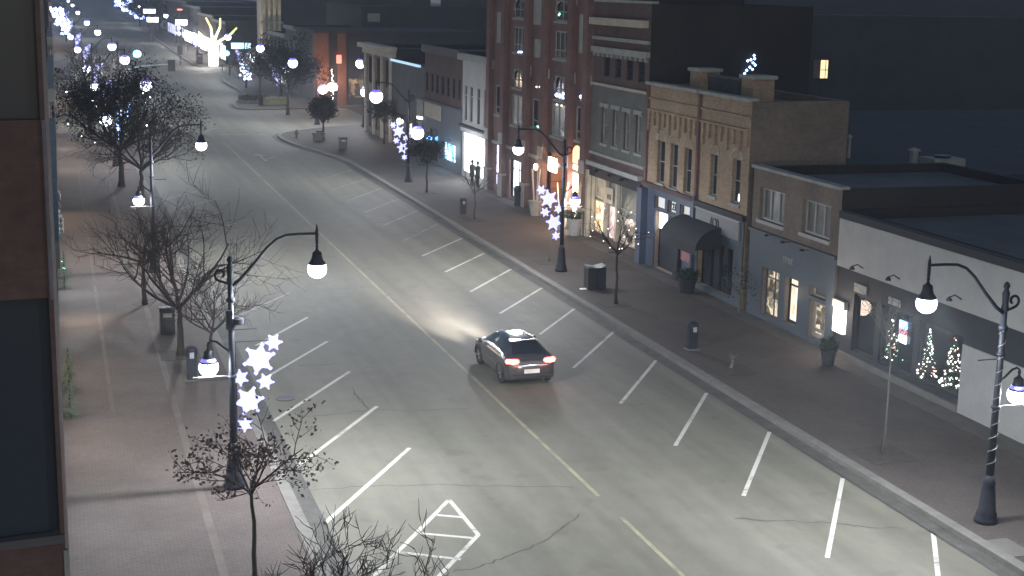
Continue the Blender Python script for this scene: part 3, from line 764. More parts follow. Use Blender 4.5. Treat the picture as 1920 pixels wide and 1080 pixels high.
# ---- W: low white building, nearest right
y0, y1 = 20.0, F(1577, 406)[0]
H = F(1577, 392)[1]
root = bld(y0, y1, 'long low white building with dark shopfront band, nearest on the right')
yp = F(1808, 645)[0]; zt = F(1808, 645)[1]; zf = F(1572, 497)[1]
shopz = (0.45, zf - .75)
holes = [(F(b_, 700)[0], F(a_, 700)[0], .55, zf - .8) for a_, b_ in ((1716, 1802), (1643, 1708), (1592, 1634))]
shell(root, X, y0, y1, H, 14, DARKP, holes, dep=.25)
bar(root, 'fascia_panel', y0, y1 - .02, zf, H - .32, .05, WHITEP)
bar(root, 'cornice', y0, y1 - .01, H - .30, H - .04, .09, DARKP)
bar(root, 'white_panel', y0, yp, .15, zt, .06, WHITEP)
bar(root, 'stone_footing', yp, y1, .14, .36, .1, CONC)
for k, h in enumerate(holes):
    m = MB(); a, b, c, d = h
    for q in ((a, a + .08), (b - .08, b)): m.box((X + .1, q[0], c), (X + .2, q[1], d))
    m.box((X + .1, a + .08, c), (X + .2, b - .08, c + .08)); m.box((X + .1, a + .08, d - .08), (X + .2, b - .08, d))
    f = m.build('window', DARKP, root)
    MB().face([(X + .15, a, c), (X + .15, a, d), (X + .15, b, d), (X + .15, b, c)]) 
    p = MB(); p.face([(X + .15, a + .05, c + .05), (X + .15, a + .05, d - .05), (X + .15, b - .05, d - .05), (X + .15, b - .05, c + .05)]); p.build('pane', GLASSL, f)
    q = MB(); q.box((X + .25, a, c - .1), (X + 1.9, b, c - .05)); q.box((X + 1.85, a, c), (X + 1.9, b, d)); q.box((X + .26, a, c), (X + 1.85, a + .03, d)); q.box((X + .26, b - .03, c), (X + 1.85, b, d)); q.box((X + .26, a, d), (X + 1.9, b, d + .03))
    q.build('display_bay', DARKP, root)
for px, py, bs, nm in ((1787, 715, 0, 'fullest'), (1735, 695, 1, 'middle'), (1668, 650, 2, 'sparsest')):
    pass
for k, (px, pyt, pyb, lb) in enumerate([(1782, 634, 742, 'conifer full of white lights in the shop window nearest the white wall'), (1736, 622, 724, 'conifer with white lights and a red base in the middle shop window'), (1667, 600, 697, 'sparsely lit conifer in the shop window under the small neon sign')]):
    yb_, zb_ = F(px, pyb, X + .42); yt_, zt_ = F(px, pyt, X + .42)
    conifer(X + .42, yb_, zt_ - .45, .38, 60 + k, lb, lights=[(FAIRYW, (95, 95, 42)[k]), (FAIRYG, 12), (FAIRYR, (9, 12, 9)[k])], z=.6, group='lit conifers in the shop windows', lr=.036, nm='christmas_tree', dens=.7)
h = R(1564, 1584, 574, 620, X - .1)
MB().box((X - .12, h[0], h[2]), (X - .003, h[1], h[3])).build('lit_panel', emis('bright_opening', (1, .95, .88), 5.0), root)
MB().box((X - .16, h[0] - .06, h[3] + .003), (X - .003, h[1] + .06, h[3] + .3)).build('lamp_shade', STONE, root)
light('window_glow', (X - .6, (h[0] + h[1]) / 2, 1.9), 110, (1, .78, .62), .3)
h = R(1684, 1698, 600, 641)
t = empty('neon_sign', (X + .1, (h[0] + h[1]) / 2, h[2]), 'small vertical window sign, blue over red over white', 'sign')
zz = h[2]; dz = (h[3] - h[2])
MB().box((X + .06, h[0], zz), (X + .1, h[1], zz + dz * .34)).build('panel', emis('sign_white', (.75, .85, 1), 6), t)
MB().box((X + .06, h[0], zz + dz * .38), (X + .1, h[1], zz + dz * .62)).build('panel', emis('sign_red', (.8, .1, .18), .8), t)
MB().box((X + .06, h[0], zz + dz * .66), (X + .1, h[1], zz + dz)).build('panel', emis('sign_blue', (.15, .55, 1), 6), t)
for (a_, b_, c_, d_, lb) in ((1602, 1625, 530, 546, 'small pale sign plate on the dark fascia nearest the grey building'), (1666, 1688, 556, 569, 'small pale sign plate on the dark fascia right of the first plate')):
    h = R(a_, b_, c_, d_, X - .05)
    MB().box((X - .05, h[0], h[2]), (X - .005, h[1], h[3])).build('sign_plate', STONE, root)
for px, py in ((1607, 502), (1675, 522), (1790, 560)):
    yy, z_ = F(px, py, X - .3)
    m = MB().tube([(X - .02, yy, z_ - .05), (X - .3, yy, z_ + .12), (X - .5, yy, z_ + .05)], .02, 6); m.lathe([(.02, .08), (.09, .0), (.1, -.06)], (X - .5, yy, z_), 10)
    tag(m.build('wall_lamp', IRON, root), 'unlit gooseneck lamp')
yy, z_ = F(1868, 800)
text('IN', .34, (X - .075, F(1870, 850)[0], F(1870, 850)[1]), (0, 0, 1), (0, 1, 0), DARKP, root, thick=.004)
# roof furniture seen on low roofs
for px, py, sx, sz, lb, mm in ((1765, 322, .9, .45, 'pale boxy air unit on the dark rear roof', STONE), (1712, 312, .22, .7, 'slim pale vent pipe left of the boxy roof unit', WHITEP), (1591, 292, .1, .9, 'thin bright vent pipe standing alone on the far roof', WHITEP)):
    x_, y_ = G(px, py, 4.5)
    t = empty('roof_unit' if sx > .5 else 'vent_pipe', (x_, y_, 4.3), lb, 'air unit' if sx > .5 else 'vent pipe')
    if sx > .5:
        MB().box((x_ - sx, y_ - .7, 4.2), (x_ + sx, y_ + .7, 4.5 + sz * 1.6)).build('casing', mm, t); MB().lathe([(.4, 0), (.45, .1), (.4, .12)], (x_, y_, 4.5 + sz * 1.6), 12).build('fan_cowl', IRON, t)
    else:
        MB().tube([(x_, y_, 4.2), (x_, y_, 4.6 + sz)], sx, 8).build('pipe', mm, t); MB().lathe([(sx * 1.5, 0), (sx * 1.5, .08), (.01, .2)], (x_, y_, 4.6 + sz), 8).build('cap', mm, t)
# rear roofs and dark buildings behind
def backbox(x0, x1, y0, y1, H, label, m=None, rm=None, name='rear_building'):
    t = empty(name, ((x0 + x1) / 2, y0, .13), label, 'building')
    mb = MB(); mb.box((x0, y0, .06), (x1, y1, H)); mb.build('wall', m or DARKW, t)
    q = MB(); q.box((x0 - .1, y0 - .1, H + .003), (x1 + .1, y0 + .3, H + .35)); q.box((x0 - .1, y0 + .3, H + .003), (x0 + .2, y1, H + .35)); q.build('parapet', m or DARKW, t)
    MB().box((x0 + .2, y0 + .3, H + .004), (x1 + .1, y1, H + .06)).build('roof', rm or mat('rear_roof', (.032, .038, .042), .95, .35, .4), t)
    return t
backbox(XF + 14.5, 130, 20, 60, 4.1, 'broad flat dark roof behind the white building')
backbox(XF + 9.5, 120, 60.5, 100, 4.3, 'flat roofed dark building behind the tan brick building')
tb = backbox(46.5, 160, 126, 150, 10.9, 'big dark building far behind with a single warm window')
a = RY(1523, 111, 125.9); b = RY(1550, 148, 125.9)
m = MB().box((a[0], 125.75, b[1]), (b[0], 125.89, a[1])); f = m.build('window', DARKP, tb)
m = MB().box(((a[0] + b[0]) / 2 + .02, 125.70, b[1] + .08), (b[0] - .06, 125.74, a[1] - .08)); m.build('pane', WARML, f)
m = MB().box((a[0] + .06, 125.70, b[1] + .08), ((a[0] + b[0]) / 2 - .03, 125.74, a[1] - .08)); m.build('pane', mat('dim_pane', (.12, .10, .08), .6), f)
m = MB().box(((a[0] + b[0]) / 2 + .5, 125.66, b[1] + .08), ((a[0] + b[0]) / 2 + .56, 125.69, a[1] - .08)); m.box(((a[0] + b[0]) / 2 + .04, 125.66, (a[1] + b[1]) / 2 - .1), (b[0] - .08, 125.69, (a[1] + b[1]) / 2 - .03)); m.build('glazing_bar', IRON, f)
# blue star outline lights on a pole above the tan roof
m = MB(); x_, z_ = RY(1411, 122, 64.45)
pts = [RY(*p, 64.45) for p in ((1414, 104), (1408, 112), (1412, 118), (1416, 122), (1411, 130), (1406, 126), (1400, 132), (1396, 138), (1402, 114), (1415, 110))]
for p in pts: m.blob((p[0], 64.45, p[1]), .075)
t = empty('light_figure', (x_, 64.45, 8.6), 'blue and white light strings on a thin mast above the tan building roof', 'light string')
m.build('bulbs', FAIRYB, t); MB().tube([(x_, 64.45, 8.6), (x_ + .02, 64.45, z_ + .3)], [.03, .015], 6).build('mast', BARK, t)

# ---- G2: two storey grey-brown
y0, y1 = F(1577, 406)[0], F(1415, 310)[0]
H = F(1415, 312)[1]; z1f = F(1410, 430)[1]
root = bld(y0, y1, 'two storey grey brown building with two white framed windows above a slate shopfront')
up_ = [R(1426, 1473, 350, 411), R(1506, 1560, 372, 436)]
up_ = [(h[0], h[1], h[2] + 0, h[3]) for h in up_]
sh = [R(1432, 1465, 500, 590), R(1475, 1500, 517, 604), R(1520, 1552, 560, 640), R(1520, 1552, 535, 553)]
sh = [(a_, b_, max(c_, .35), d_) for a_, b_, c_, d_ in sh]
shell(root, X, y0, y1, H, 9, BR_BRN, up_ + sh)
for h in up_: win(root, X, h, WHITEP, CURT, nv=2, nh=(), fr=.09, sill=True)
bar(root, 'cornice', y0, y1, H - .02, H + .1, .14, STONE, back=.3)
# slate frontage panel pieces around the openings
sl = MB(); wallx(sl, X - .06, y0 + .02, y1 - .02, .15, z1f, sh, .055); sl.build('shopfront_panel', SLATE, root)
bar(root, 'fascia_moulding', y0, y1, z1f + .003, z1f + .12, .16, SLATE)
DISP = lit('warm_display', [(.01, .01, .01), (.12, .10, .07), (.5, .42, .3), (1, .85, .6)], 1.1, (3, 3, 3))
DOORL = lit('door_light', [(.25, .22, .16), (.8, .68, .5), (1, .9, .72)], 1.5, (3, 3, 2))
win(root, X, sh[0], BLUEG, DISP, nv=1, nh=(.8,), fr=.06)
win(root, X, sh[1], DARKP, DOORL, nv=0, nh=(.82,), fr=.09, nm='door')
win(root, X, sh[2], STONE, DISP, nv=0, nh=(.2,), fr=.16, nm='door')
win(root, X, sh[3], STONE, CURT, nv=0, fr=.06)
yy, z_ = F(1478, 489, X - .07)
text('STYLE', .30, (X - .085, yy, z_), (0, -1, 0), (0, 0, 1), WHITEP, root)
for px, py in ((1443, 442), (1473, 455), (1510, 470)):
    yy, z_ = F(px, py, X - .3); m = MB().tube([(X - .05, yy, z_), (X - .45, yy, z_ + .05)], .02, 6); m.lathe([(.03, .08), (.11, 0)], (X - .45, yy, z_), 8); m.build('sign_lamp', IRON, root)
light('window_glow', (X - .4, (sh[1][0] + sh[1][1]) / 2, 1.7), 10, (1, .85, .6), .3)

# ---- T: tan brick pair
y0, y1 = F(1411, 189)[0], F(1217, 157)[0]; ym = F(1316, 172)[0]
H = F(1217, 157)[1]; zs = F(1222, 350)[1]
root = bld(y0, y1, 'tan brick two storey building with narrow dark windows, corbelled top and roof balustrade')
wn = [R(1234, 1248, 262, 342), R(1258, 1272, 268, 352), R(1284, 1298, 276, 362), R(1333, 1346, 288, 366), R(1374, 1390, 296, 380)]
wn = [(a_, a_ + (b_ - a_) * 1.0, c_, d_) for a_, b_, c_, d_ in wn]
lo1 = [R(1229, 1249, 384, 400), R(1254, 1270, 388, 406), R(1277, 1296, 396, 418)]
lo1 = [(h[0], h[1], 3.05, 3.65) for h in lo1]
zt3 = 3.65
rec = (F(1274, 400)[0], F(1230, 400)[0], .2, 2.95)
rec2 = (y0 + .9, ym - .4, .4, 2.5)
shell(root, X, y0, y1, H, 4.5, BR_TAN, wn + lo1 + [rec, rec2], dep=.2, side=BR_BRN)
for h in wn: win(root, X, h, STONE, GLASS, nv=0, nh=(.5,), fr=.06, dep=.2, sill=True)
for k, h in enumerate(wn):
    m = MB(); yc = (h[0] + h[1]) / 2; r_ = (h[1] - h[0]) / 2 + .12
    ring = []
    for i in range(9):
        a_ = math.pi * i / 8; ring.append((yc + r_ * math.cos(a_), h[3] + .02 + r_ * .8 * math.sin(a_)))
    for p, q in zip(ring, ring[1:]): m.tube([(X - .02, *p), (X - .02, *q)], .07, 4)
    m.build('window_hood', CREAM, root)
for a_, b_ in ((y0, ym - .1), (ym + .1, y1)):
    bar(root, 'cornice', a_, b_, H - .02, H + .12, .2, STONE, back=.3)
    m = MB(); n = int((b_ - a_) / .55)
    for i in range(n):
        yy = a_ + (i + .5) * (b_ - a_) / n; m.box((X - .11, yy - .1, H - 1.9 - .3 * (i % 2)), (X + .01, yy + .1, H - 1.25))
    m.box((X - .12, a_ + .05, H - 1.25), (X + .01, b_ - .05, H - 1.15)); m.box((X - .1, a_ + .05, H - .7), (X + .01, b_ - .05, H - .62)); m.build('corbel_band', BR_TAN, root)
MB().box((X - .14, ym - .09, zs), (X + .02, ym + .09, H - .03)).build('pilaster', BR_RED, root)
MB().box((X - .12, y1 - .22, zs), (X + .02, y1 - .02, H - .03)).build('pilaster', BR_RED, root)
# shopfronts
f1 = MB(); wallx(f1, X - .07, ym + .05, y1 - .02, .15, zs, lo1 + [rec], .065); f1.build('shopfront_panel', BLUEG, root)
f2 = MB(); wallx(f2, X - .07, y0 + .05, ym - .05, .15, zs - .1, [rec2], .065); f2.build('shopfront_panel', SLATE, root)
bar(root, 'shop_cornice', ym, y1, zs, zs + .2, .22, BR_DK); bar(root, 'shop_cornice', y0, ym, zs - .1, zs + .12, .2, DARKP)
MB().box((X - .22, ym - .12, .14), (X - .072, ym + .1, zs + .3)).build('pilaster', BLUEG, root)
MB().box((X - .42, y1 - .55, .14), (X - .072, y1 + .02, zs - .1)).build('pilaster', BLUEG, root)
MB().box((X - .26, rec[0] - .55, .14), (X - .072, rec[0] - .03, 2.95)).build('pilaster', DARKP, root)
for h in lo1: win(root, X, h, BLUEG, emis('transom_glow', (.55, .62, .52), .38), fr=.05, dep=.15)
yy = (lo1[1][0] + lo1[1][1]) / 2
text('23', .46, (X + .06, yy, (lo1[1][2] + lo1[1][3]) / 2), (0, -1, 0), (0, 0, 1), IRON, root)
d_ = MB(); d_.box((X + .22, rec[0] + .1, .2), (X + .28, rec[1] - .1, 2.9)); d_.build('door', DARKP, root)
h = (F(1245, 404)[0], F(1231, 404)[0], F(1231, 430)[1], F(1231, 403)[1])
MB().box((X + .14, rec[1] - .95, 2.1), (X + .2, rec[1] - .12, 2.85)).build('lit_panel', COOLL, root)
light('panel_light', (X - .2, rec[1] - .6, 2.3), 12, (.85, .88, 1), .2)
# sign band
h = R(1310, 1398, 388, 424)
MB().box((X - .16, y0 + .35, zs - .98), (X - .074, ym - .25, zs - .2)).build('sign_board', mat('sign_grey', (.15, .155, .165), .6, .08), root)
MB().box((X - .2, y0 + .3, zs - .195), (X - .074, ym - .2, zs - .13)).build('sign_trim', WHITEP, root)
text('(O)', .62, (X - .17, (y0 + ym) / 2 + .2, zs - .6), (0, -1, 0), (0, 0, 1), IRON, root)
# awning: curved dark canvas
t = empty('awning', (X - .6, (y0 + ym) / 2, 2.3), 'domed dark canvas awning over the recessed entrance under the grey sign', 'awning')
m = MB(); ya, yb = y0 + 2.0, ym + .95
N = 10; rows = []
for i in range(N + 1):
    a_ = math.pi / 2 * i / N; rows.append((X - .08 - 1.25 * math.sin(a_), 2.35 + .95 * math.cos(a_)))
for (xa, za), (xb, zb) in zip(rows, rows[1:]): m.face([(xa, ya, za), (xb, ya, zb), (xb, yb, zb), (xa, yb, za)])
for yy in (ya, yb): m.face([(X - .08, yy, 2.35)] + [(xa, yy, za) for xa, za in rows])
m.face([(rows[-1][0], ya, 2.35), (rows[-1][0], yb, 2.35), (rows[-1][0], yb, 2.1), (rows[-1][0], ya, 2.1)])
m.build('canopy', mat('awning_canvas', (.018, .02, .026), .9, .3, 3), t)
m = MB(); m.box((X + .24, rec2[0], .4), (X + .29, rec2[1], 2.5)); m.build('shop_glass', GLASS, root)
m = MB()
for q in (.25, .5, .75): yy = rec2[0] + (rec2[1] - rec2[0]) * q; m.box((X + .15, yy - .05, .4), (X + .235, yy + .05, 2.5))
m.build('mullion', DARKP, root)
h = (F(1297, 490)[0], F(1276, 490)[0])
MB().box((X - .12, h[0], 1.15), (X - .075, h[1], 1.95)).build('poster', mat('pink_poster', (.3, .13, .16), .6, .5, 6), root)
# roof piers + balustrade
t = empty('roof_balustrade', (X + 4, (y0 + y1) / 2, H), 'dark balustrade between two tan piers on the tan building roof', 'balustrade')
pa, pb = F(1310, 165, X + 1.5), F(1408, 185, X + 1.5)
for (p, w_) in ((pa, .5), (pb, .5)):
    MB().box((X + 1.2, p[0] - .75, H - .34), (X + 2.2, p[0] + .35, H + .75)).build('pier', BR_TAN, t); MB().box((X + 1.1, p[0] - .85, H + .753), (X + 2.3, p[0] + .45, H + .9)).build('cap', STONE, t)
m = MB(); 
for i in range(26):
    yy = pb[0] + .4 + (pa[0] - pb[0] - 1.2) * i / 25; m.box((X + 1.62, yy - .06, H - .34), (X + 1.74, yy + .06, H + .55))
m.box((X + 1.55, pb[0] + .35, H + .55), (X + 1.8, pa[0] - .76, H + .68)); m.build('railing', mat('rail_stone', (.07, .075, .08), .8), t)

# ---- B4: brown brick three storey
y0, y1 = F(1217, 157)[0], F(1108, 300)[0]
H = F(1117, 3)[1]
D4 = 8
root = bld(y0, y1, 'tall dark red brick building with white cornices above a brightly lit glass shopfront')
zb = F(1109, 282)[1]; zg = F(1114, 153)[1]
w4 = [R(1130, 1141, 200, 268), R(1151, 1162, 205, 274), R(1172, 1184, 211, 283), R(1194, 1206, 218, 290)]
w4 = [(a_, b_, w4[0][2], w4[0][3]) for a_, b_, c_, d_ in w4]
w5 = [(a_, b_, F(1130, 142)[1], F(1130, 102)[1]) for a_, b_, c_, d_ in w4]
shp = R(1108, 1207, 326, 442); zs4 = F(1109, 318)[1]
shp = (y0 + .9, y1 - .15, .5, F(1108, 327)[1])
shell(root, X, y0, y1, H, 8.6, BR_DK, w4 + w5 + [shp], dep=.3)
for h in w4: win(root, X, h, STONE, CURT, nv=0, nh=(.5,), fr=.08, dep=.14, sill=True)
for h in w5: win(root, X, h, DARKP, GLASS, nv=0, nh=(.5,), fr=.06, dep=.14)
sl = MB(); wallx(sl, X - .05, y0 + .02, y1 - .02, zb, zg, w4, .045); sl.build('render_panel', mat('grey_green_render', (.10, .105, .095), .8, .25, 1.2), root)
def zrow(px, py): return F(px, py)[1]
bar(root, 'cornice', y0 + .3, y1, zrow(1117, 45), zrow(1117, 32), .35, CREAM)
bar(root, 'string_course', y0, y1, zrow(1118, 73), zrow(1118, 67), .15, STONE)
bar(root, 'string_course', y0, y1, zrow(1118, 96), zrow(1118, 86), .2, STONE)
bar(root, 'string_course', y0, y1, zrow(1114, 158), zrow(1114, 153), .15, CREAM)
bar(root, 'string_course', y0, y1, zrow(1109, 286), zrow(1109, 281), .15, STONE)
bar(root, 'shop_cornice', y0 + .3, y1, zrow(1109, 307), zrow(1109, 299), .3, WHITEP)
bar(root, 'coping', y0, y1, H, H + .12, .1, STONE, back=.35)
m = MB()
for i in range(12): yy = y0 + .3 + i * (y1 - y0 - .6) / 11; m.box((X - .14, yy - .1, zrow(1118, 104)), (X + .01, yy + .1, zrow(1118, 96) - .003))
m.box((X - .15, y0 + .2, zrow(1118, 96) - .05), (X + .01, y1 - .2, zrow(1118, 96) - .003)); m.build('corbels', STONE, root)
hd = MB()
for h in w4: hd.box((X - .13, h[0] - .12, h[3] + .01), (X - .051, h[1] + .12, h[3] + .22))
hd.build('window_hood', STONE, root)
bar(root, 'fascia', y0 + .3, y1, shp[3] + .005, zrow(1109, 307) - .01, .12, DARKP)
SHOPW = lit('gift_shop', [(.08, .06, .04), (.6, .42, .22), (1, .82, .5), (1, .93, .78)], 2.0, (1.4, 1.4, 1.4))
SHOPW2 = lit('gift_shop_upper', [(.12, .10, .08), (.4, .33, .25), (.6, .45, .3)], .8, (1.2, 1.2, 1.0))
a_, b_, c_, d_ = shp
zt_ = F(1108, 372)[1]; zm = max(2.2, min(zt_, d_ - .8))
L = b_ - a_
segs_ = [(a_ + L * .72, b_ - .15, c_, zm, SHOPW), (a_ + L * .72, b_ - .15, zm + .12, d_, SHOPW2), (a_ + L * .50, a_ + L * .66, c_ - .2, zm, lit('pink_shop', [(.3, .12, .12), (1, .75, .75), (1, .92, .9)], 1.2, (2, 2, 2))),
         (a_ + L * .08, a_ + L * .42, c_, zm - .3, lit('dim_shop', [(.01, .01, .01), (.05, .05, .045), (.35, .3, .24), (.8, .7, .5)], .9, (2.6, 2.6, 2.6))), (a_ + L * .08, a_ + L * .42, zm, d_, CURT)]
bk = MB(); bk.box((X + .31, a_, c_ - .3), (X + .36, b_, d_ + .05)); bk.build('shop_back', STONE, root)
for (p0, p1, q0, q1, mm) in segs_:
    f = MB(); fr = .07
    f.box((X + .2, p0, q0), (X + .27, p0 + fr, q1)); f.box((X + .2, p1 - fr, q0), (X + .27, p1, q1)); f.box((X + .2, p0 + fr, q1 - fr), (X + .27, p1 - fr, q1)); f.box((X + .2, p0 + fr, q0), (X + .27, p1 - fr, q0 + fr))
    f = f.build('window', CREAM, root); p = MB(); p.face([(X + .24, p0 + .03, q0 + .03), (X + .24, p0 + .03, q1 - .03), (X + .24, p1 - .03, q1 - .03), (X + .24, p1 - .03, q0 + .03)]); p.build('pane', mm, f)
m = MB(); m.box((X - .02, a_ + L * .505, zm + .12), (X + .02, a_ + L * .655, d_ - .35)); m.build('number_board', CREAM, root)
text('112', .36, (X - .03, a_ + L * .58, zm + .45), (0, -1, 0), (0, 0, 1), IRON, root)
for q in (.0, .45, .69, 1.0):
    yy = a_ + L * q; MB().box((X + .02, yy - .13, .14), (X + .19, yy + .13, d_)).build('pilaster', CREAM, root)
for q in (.15, .42, .7):
    yy = a_ + L * q; z_ = zrow(1109, 312); m = MB().tube([(X - .1, yy, z_), (X - .5, yy, z_ + .1)], .02, 6); m.lathe([(.03, .1), (.13, -.02)], (X - .5, yy, z_), 8); m.build('sign_lamp', IRON, root)
light('shop_light', (X - .6, a_ + L * .8, 2.0), 60, (1, .85, .6), .5); light('shop_light', (X - .6, a_ + L * .5, 1.6), 30, (1, .8, .75), .4)
# corner pier white/ivory
MB().box((X - .2, y1 - .12, .14), (X + .0, y1 + .22, F(1109, 318)[1])).build('pilaster', CREAM, root)

# ---- C: large red brick building with tall arched windows
y0, y1 = F(1108, 300)[0], F(919, 300)[0]
H = 16.5
root = bld(y0, y1, 'tall red brick building with gothic windows, pale stone panels and lit arched entrances')
def row(lst, yt, yb, xr):
    zt_, zb_ = F(xr, yt)[1], F(xr, yb)[1]
    return [(F(b, 100)[0], F(a, 100)[0], zb_, zt_) for a, b in lst]
ht1 = row([(963, 984), (1040, 1066)], 50, 98, 972)      # upper tall
hm = row([(961, 981)], 178, 236, 970) + row([(1000, 1012)], 185, 240, 1003) + row([(1037, 1062)], 195, 258, 1050) + row([(1083, 1093)], 200, 264, 1088) + row([(930, 940)], 160, 215, 935)
ha = row([(963, 984), (1040, 1066)], -2, 33, 972)
hm_up = row([(963, 980)], 130, 165, 970) + row([(1041, 1060)], 143, 188, 1050)
ztop = F(972, 270)[1]
zdo = F(930, 270)[1]
g = [(F(941, 300)[0], F(929, 300)[0], .6, zdo), (F(979, 320)[0], F(955, 320)[0], .25, F(956, 297)[1]), (F(1062, 340)[0], F(1022, 340)[0], .2, 3.9), (F(1094, 350)[0], F(1070, 350)[0], .3, 3.8)]
allh = ht1 + hm + ha + hm_up + g
shell(root, X, y0, y1, H, 8.6, BR_RED, allh, dep=.11)
for h in ht1: win(root, X, h, STONE, GLASS, nv=2, nh=(.3,), fr=.08, dep=.11, sill=True)
for k, h in enumerate(hm): win(root, X, h, STONE, CURT if k in (0, 2) else GLASS, nv=1 if (h[1] - h[0]) > 1.2 else 0, nh=(.25,), fr=.09, dep=.11, sill=True)
for h in ha + hm_up:
    f = win(root, X, h, STONE, GLASS, nv=1, nh=(.45,), fr=.07, dep=.11, sill=True)
    m = MB(); yc = (h[0] + h[1]) / 2; w_ = (h[1] - h[0]) / 2; hh = h[3] - h[2]
    for sgn in (-1, 1):   # pointed arch head made of brick spandrels
        arc = [(yc + sgn * w_ * math.cos(a_ * math.pi / 16), h[3] - hh * .62 + hh * .62 * math.sin(a_ * math.pi / 16) ** .8) for a_ in range(9)]
        for p, q in zip(arc, arc[1:]):
            m.face([(X + .03, p[0], p[1]), (X + .03, q[0], q[1]), (X + .03, yc + sgn * (w_ + .01), q[1]), (X + .03, yc + sgn * (w_ + .01), p[1])])
            m.tube([(X + .01, *p), (X + .01, *q)], .05, 4)
    m.build('arch_head', STONE, root)
# stone panels
for a_, b_, yt, yb in ((934, 944, 22, 80), (1003, 1018, -5, 46), (1004, 1016, 73, 107), (1089, 1101, 27, 100), (984, 997, 121, 139), (1017, 1031, 127, 145), (1065, 1080, 134, 154), (1098, 1110, 139, 160), (919, 927, 112, 128), (943, 951, 113, 129), (1070, 1083, -3, 10), (1104, 1112, -3, 10)):
    h = R(a_, b_, yt, yb); MB().box((X - .06, h[0], h[2]), (X + .01, h[1], h[3])).build('stone_panel', STONE, root)
for px in (921, 948, 991, 1024, 1073, 1103):
    yy = F(px, 200)[0]; MB().box((X - .3, yy - .35, .14), (X - .002, yy + .35, H - .5)).build('buttress', BR_RED, root)
for px in (921, 948, 991, 1024, 1073, 1103):
    yy = F(px, 200)[0]; m = MB(); m.box((X - .36, yy - .42, .145), (X - .3, yy + .42, 1.5)); m.box((X - .38, yy - .45, 1.5), (X - .001, yy + .45, 1.62)); m.build('buttress_base', STONE, root); MB().box((X - .36, yy - .4, 3.5), (X - .302, yy + .4, 4.2)).build('stone_block', STONE, root)
bar(root, 'string_course', y0 + .1, y1 - .1, ztop - .5, ztop - .3, .06, STONE)
PURP = emis('lit_lilac_window', (.92, .78, 1.0), 3.4)
win(root, X, g[0], DARKP, PURP, nv=0, nh=(.3, .55, .8), fr=.05, dep=.11)
win(root, X, g[1], DARKP, emis('lit_door', (.85, .87, 1), 2.6), nv=1, nh=(.75,), fr=.06, dep=.3, nm='door')
# porch recess: warm walls and door
a_, b_, c_, d_ = g[2]
m = MB(); m.box((X + .36, a_ - .3, .2), (X + 1.7, a_ - .02, 3.92)); m.box((X + .36, b_ + .02, .2), (X + 1.7, b_ + .3, 3.92)); m.box((X + 1.6, a_, .2), (X + 1.7, b_, 3.92)); m.box((X + .36, a_, 3.9), (X + 1.7, b_, 4.0)); m.build('porch', BR_OR, root)
dm = MB().box((X + 1.45, a_ + .4, .2), (X + 1.55, b_ - .4, 2.6)).build('door', WOOD, root)
MB().lathe([(.02, .3), (.12, .25), (.15, 0), (.08, -.1)], (X + .7, (a_ + b_) / 2, 3.1), 10).build('lantern', WARM, root)
light('porch_light', (X + .5, (a_ + b_) / 2, 2.9), 260, (1, .62, .36), .15)
light('porch_light', (X + .1, a_ + .3, 2.7), 60, (1, .7, .45), .1)
MB().box((X - .25, (a_ + b_) / 2 - .65, 2.95), (X - .15, (a_ + b_) / 2 + .65, 3.75)).build('lit_sign', emis('warm_sign', (1, .9, .7), 8.0), root)
a_, b_, c_, d_ = g[3]
win(root, X, g[3], STONE, emis('hot_opening', (1, .82, .66), 9.0), nv=1, nh=(.35,), fr=.08, dep=.11)
m = MB(); yc = (a_ + b_) / 2; arc = [(yc + 1.0 * (b_ - a_) / 2 * math.cos(q * math.pi / 10), d_ + .02 + (b_ - a_) / 2 * math.sin(q * math.pi / 10)) for q in range(11)]
m.face([(X - .03, *p) for p in arc]); m.build('arch_light', emis('arch_orange', (1, .36, .16), 2.2), root)
light('arch_light', (X - .5, yc, 2.4), 300, (1, .55, .35), .2)
yy, z_ = F(1015, 313); 
MB().lathe([(.02, .2), (.11, .15), (.12, -.1), (.03, -.18)], (X - .35, yy, z_), 10).build('wall_lantern', emis('wall_lantern', (1, .8, .6), 12), root); light('porch_light', (X - .6, yy, z_), 45, (1, .65, .4), .1)
# tiny window lights
m = MB()
for px, py in ((973, 98), (977, 98)): yy, z_ = F(px, py, X - .05); m.blob((X - .05, yy, z_), .09)
for px, py in ((1044, 178), (1050, 180), (1090, 181), (1091, 183)): yy, z_ = F(px, py, X - .05); m.blob((X - .05, yy, z_), .13)
m.build('window_lights', FAIRYB, root)
m = MB()
for px, py in ((1048, 28), (1049, 26), (1008, 237), (1011, 239), (1091, 188)): yy, z_ = F(px, py, X - .05); m.blob((X - .05, yy, z_), .07)
m.build('window_lights', FAIRYG, root)
m = MB()
for px, py in ((1006, 163), (1012, 163), (1044, 196), (1053, 198), (1061, 200), (1066, 27)): yy, z_ = F(px, py, X - .05); m.blob((X - .05, yy, z_), .07)
m.build('window_lights', emis('dim_warm', (1, .9, .6), 2.5), root)
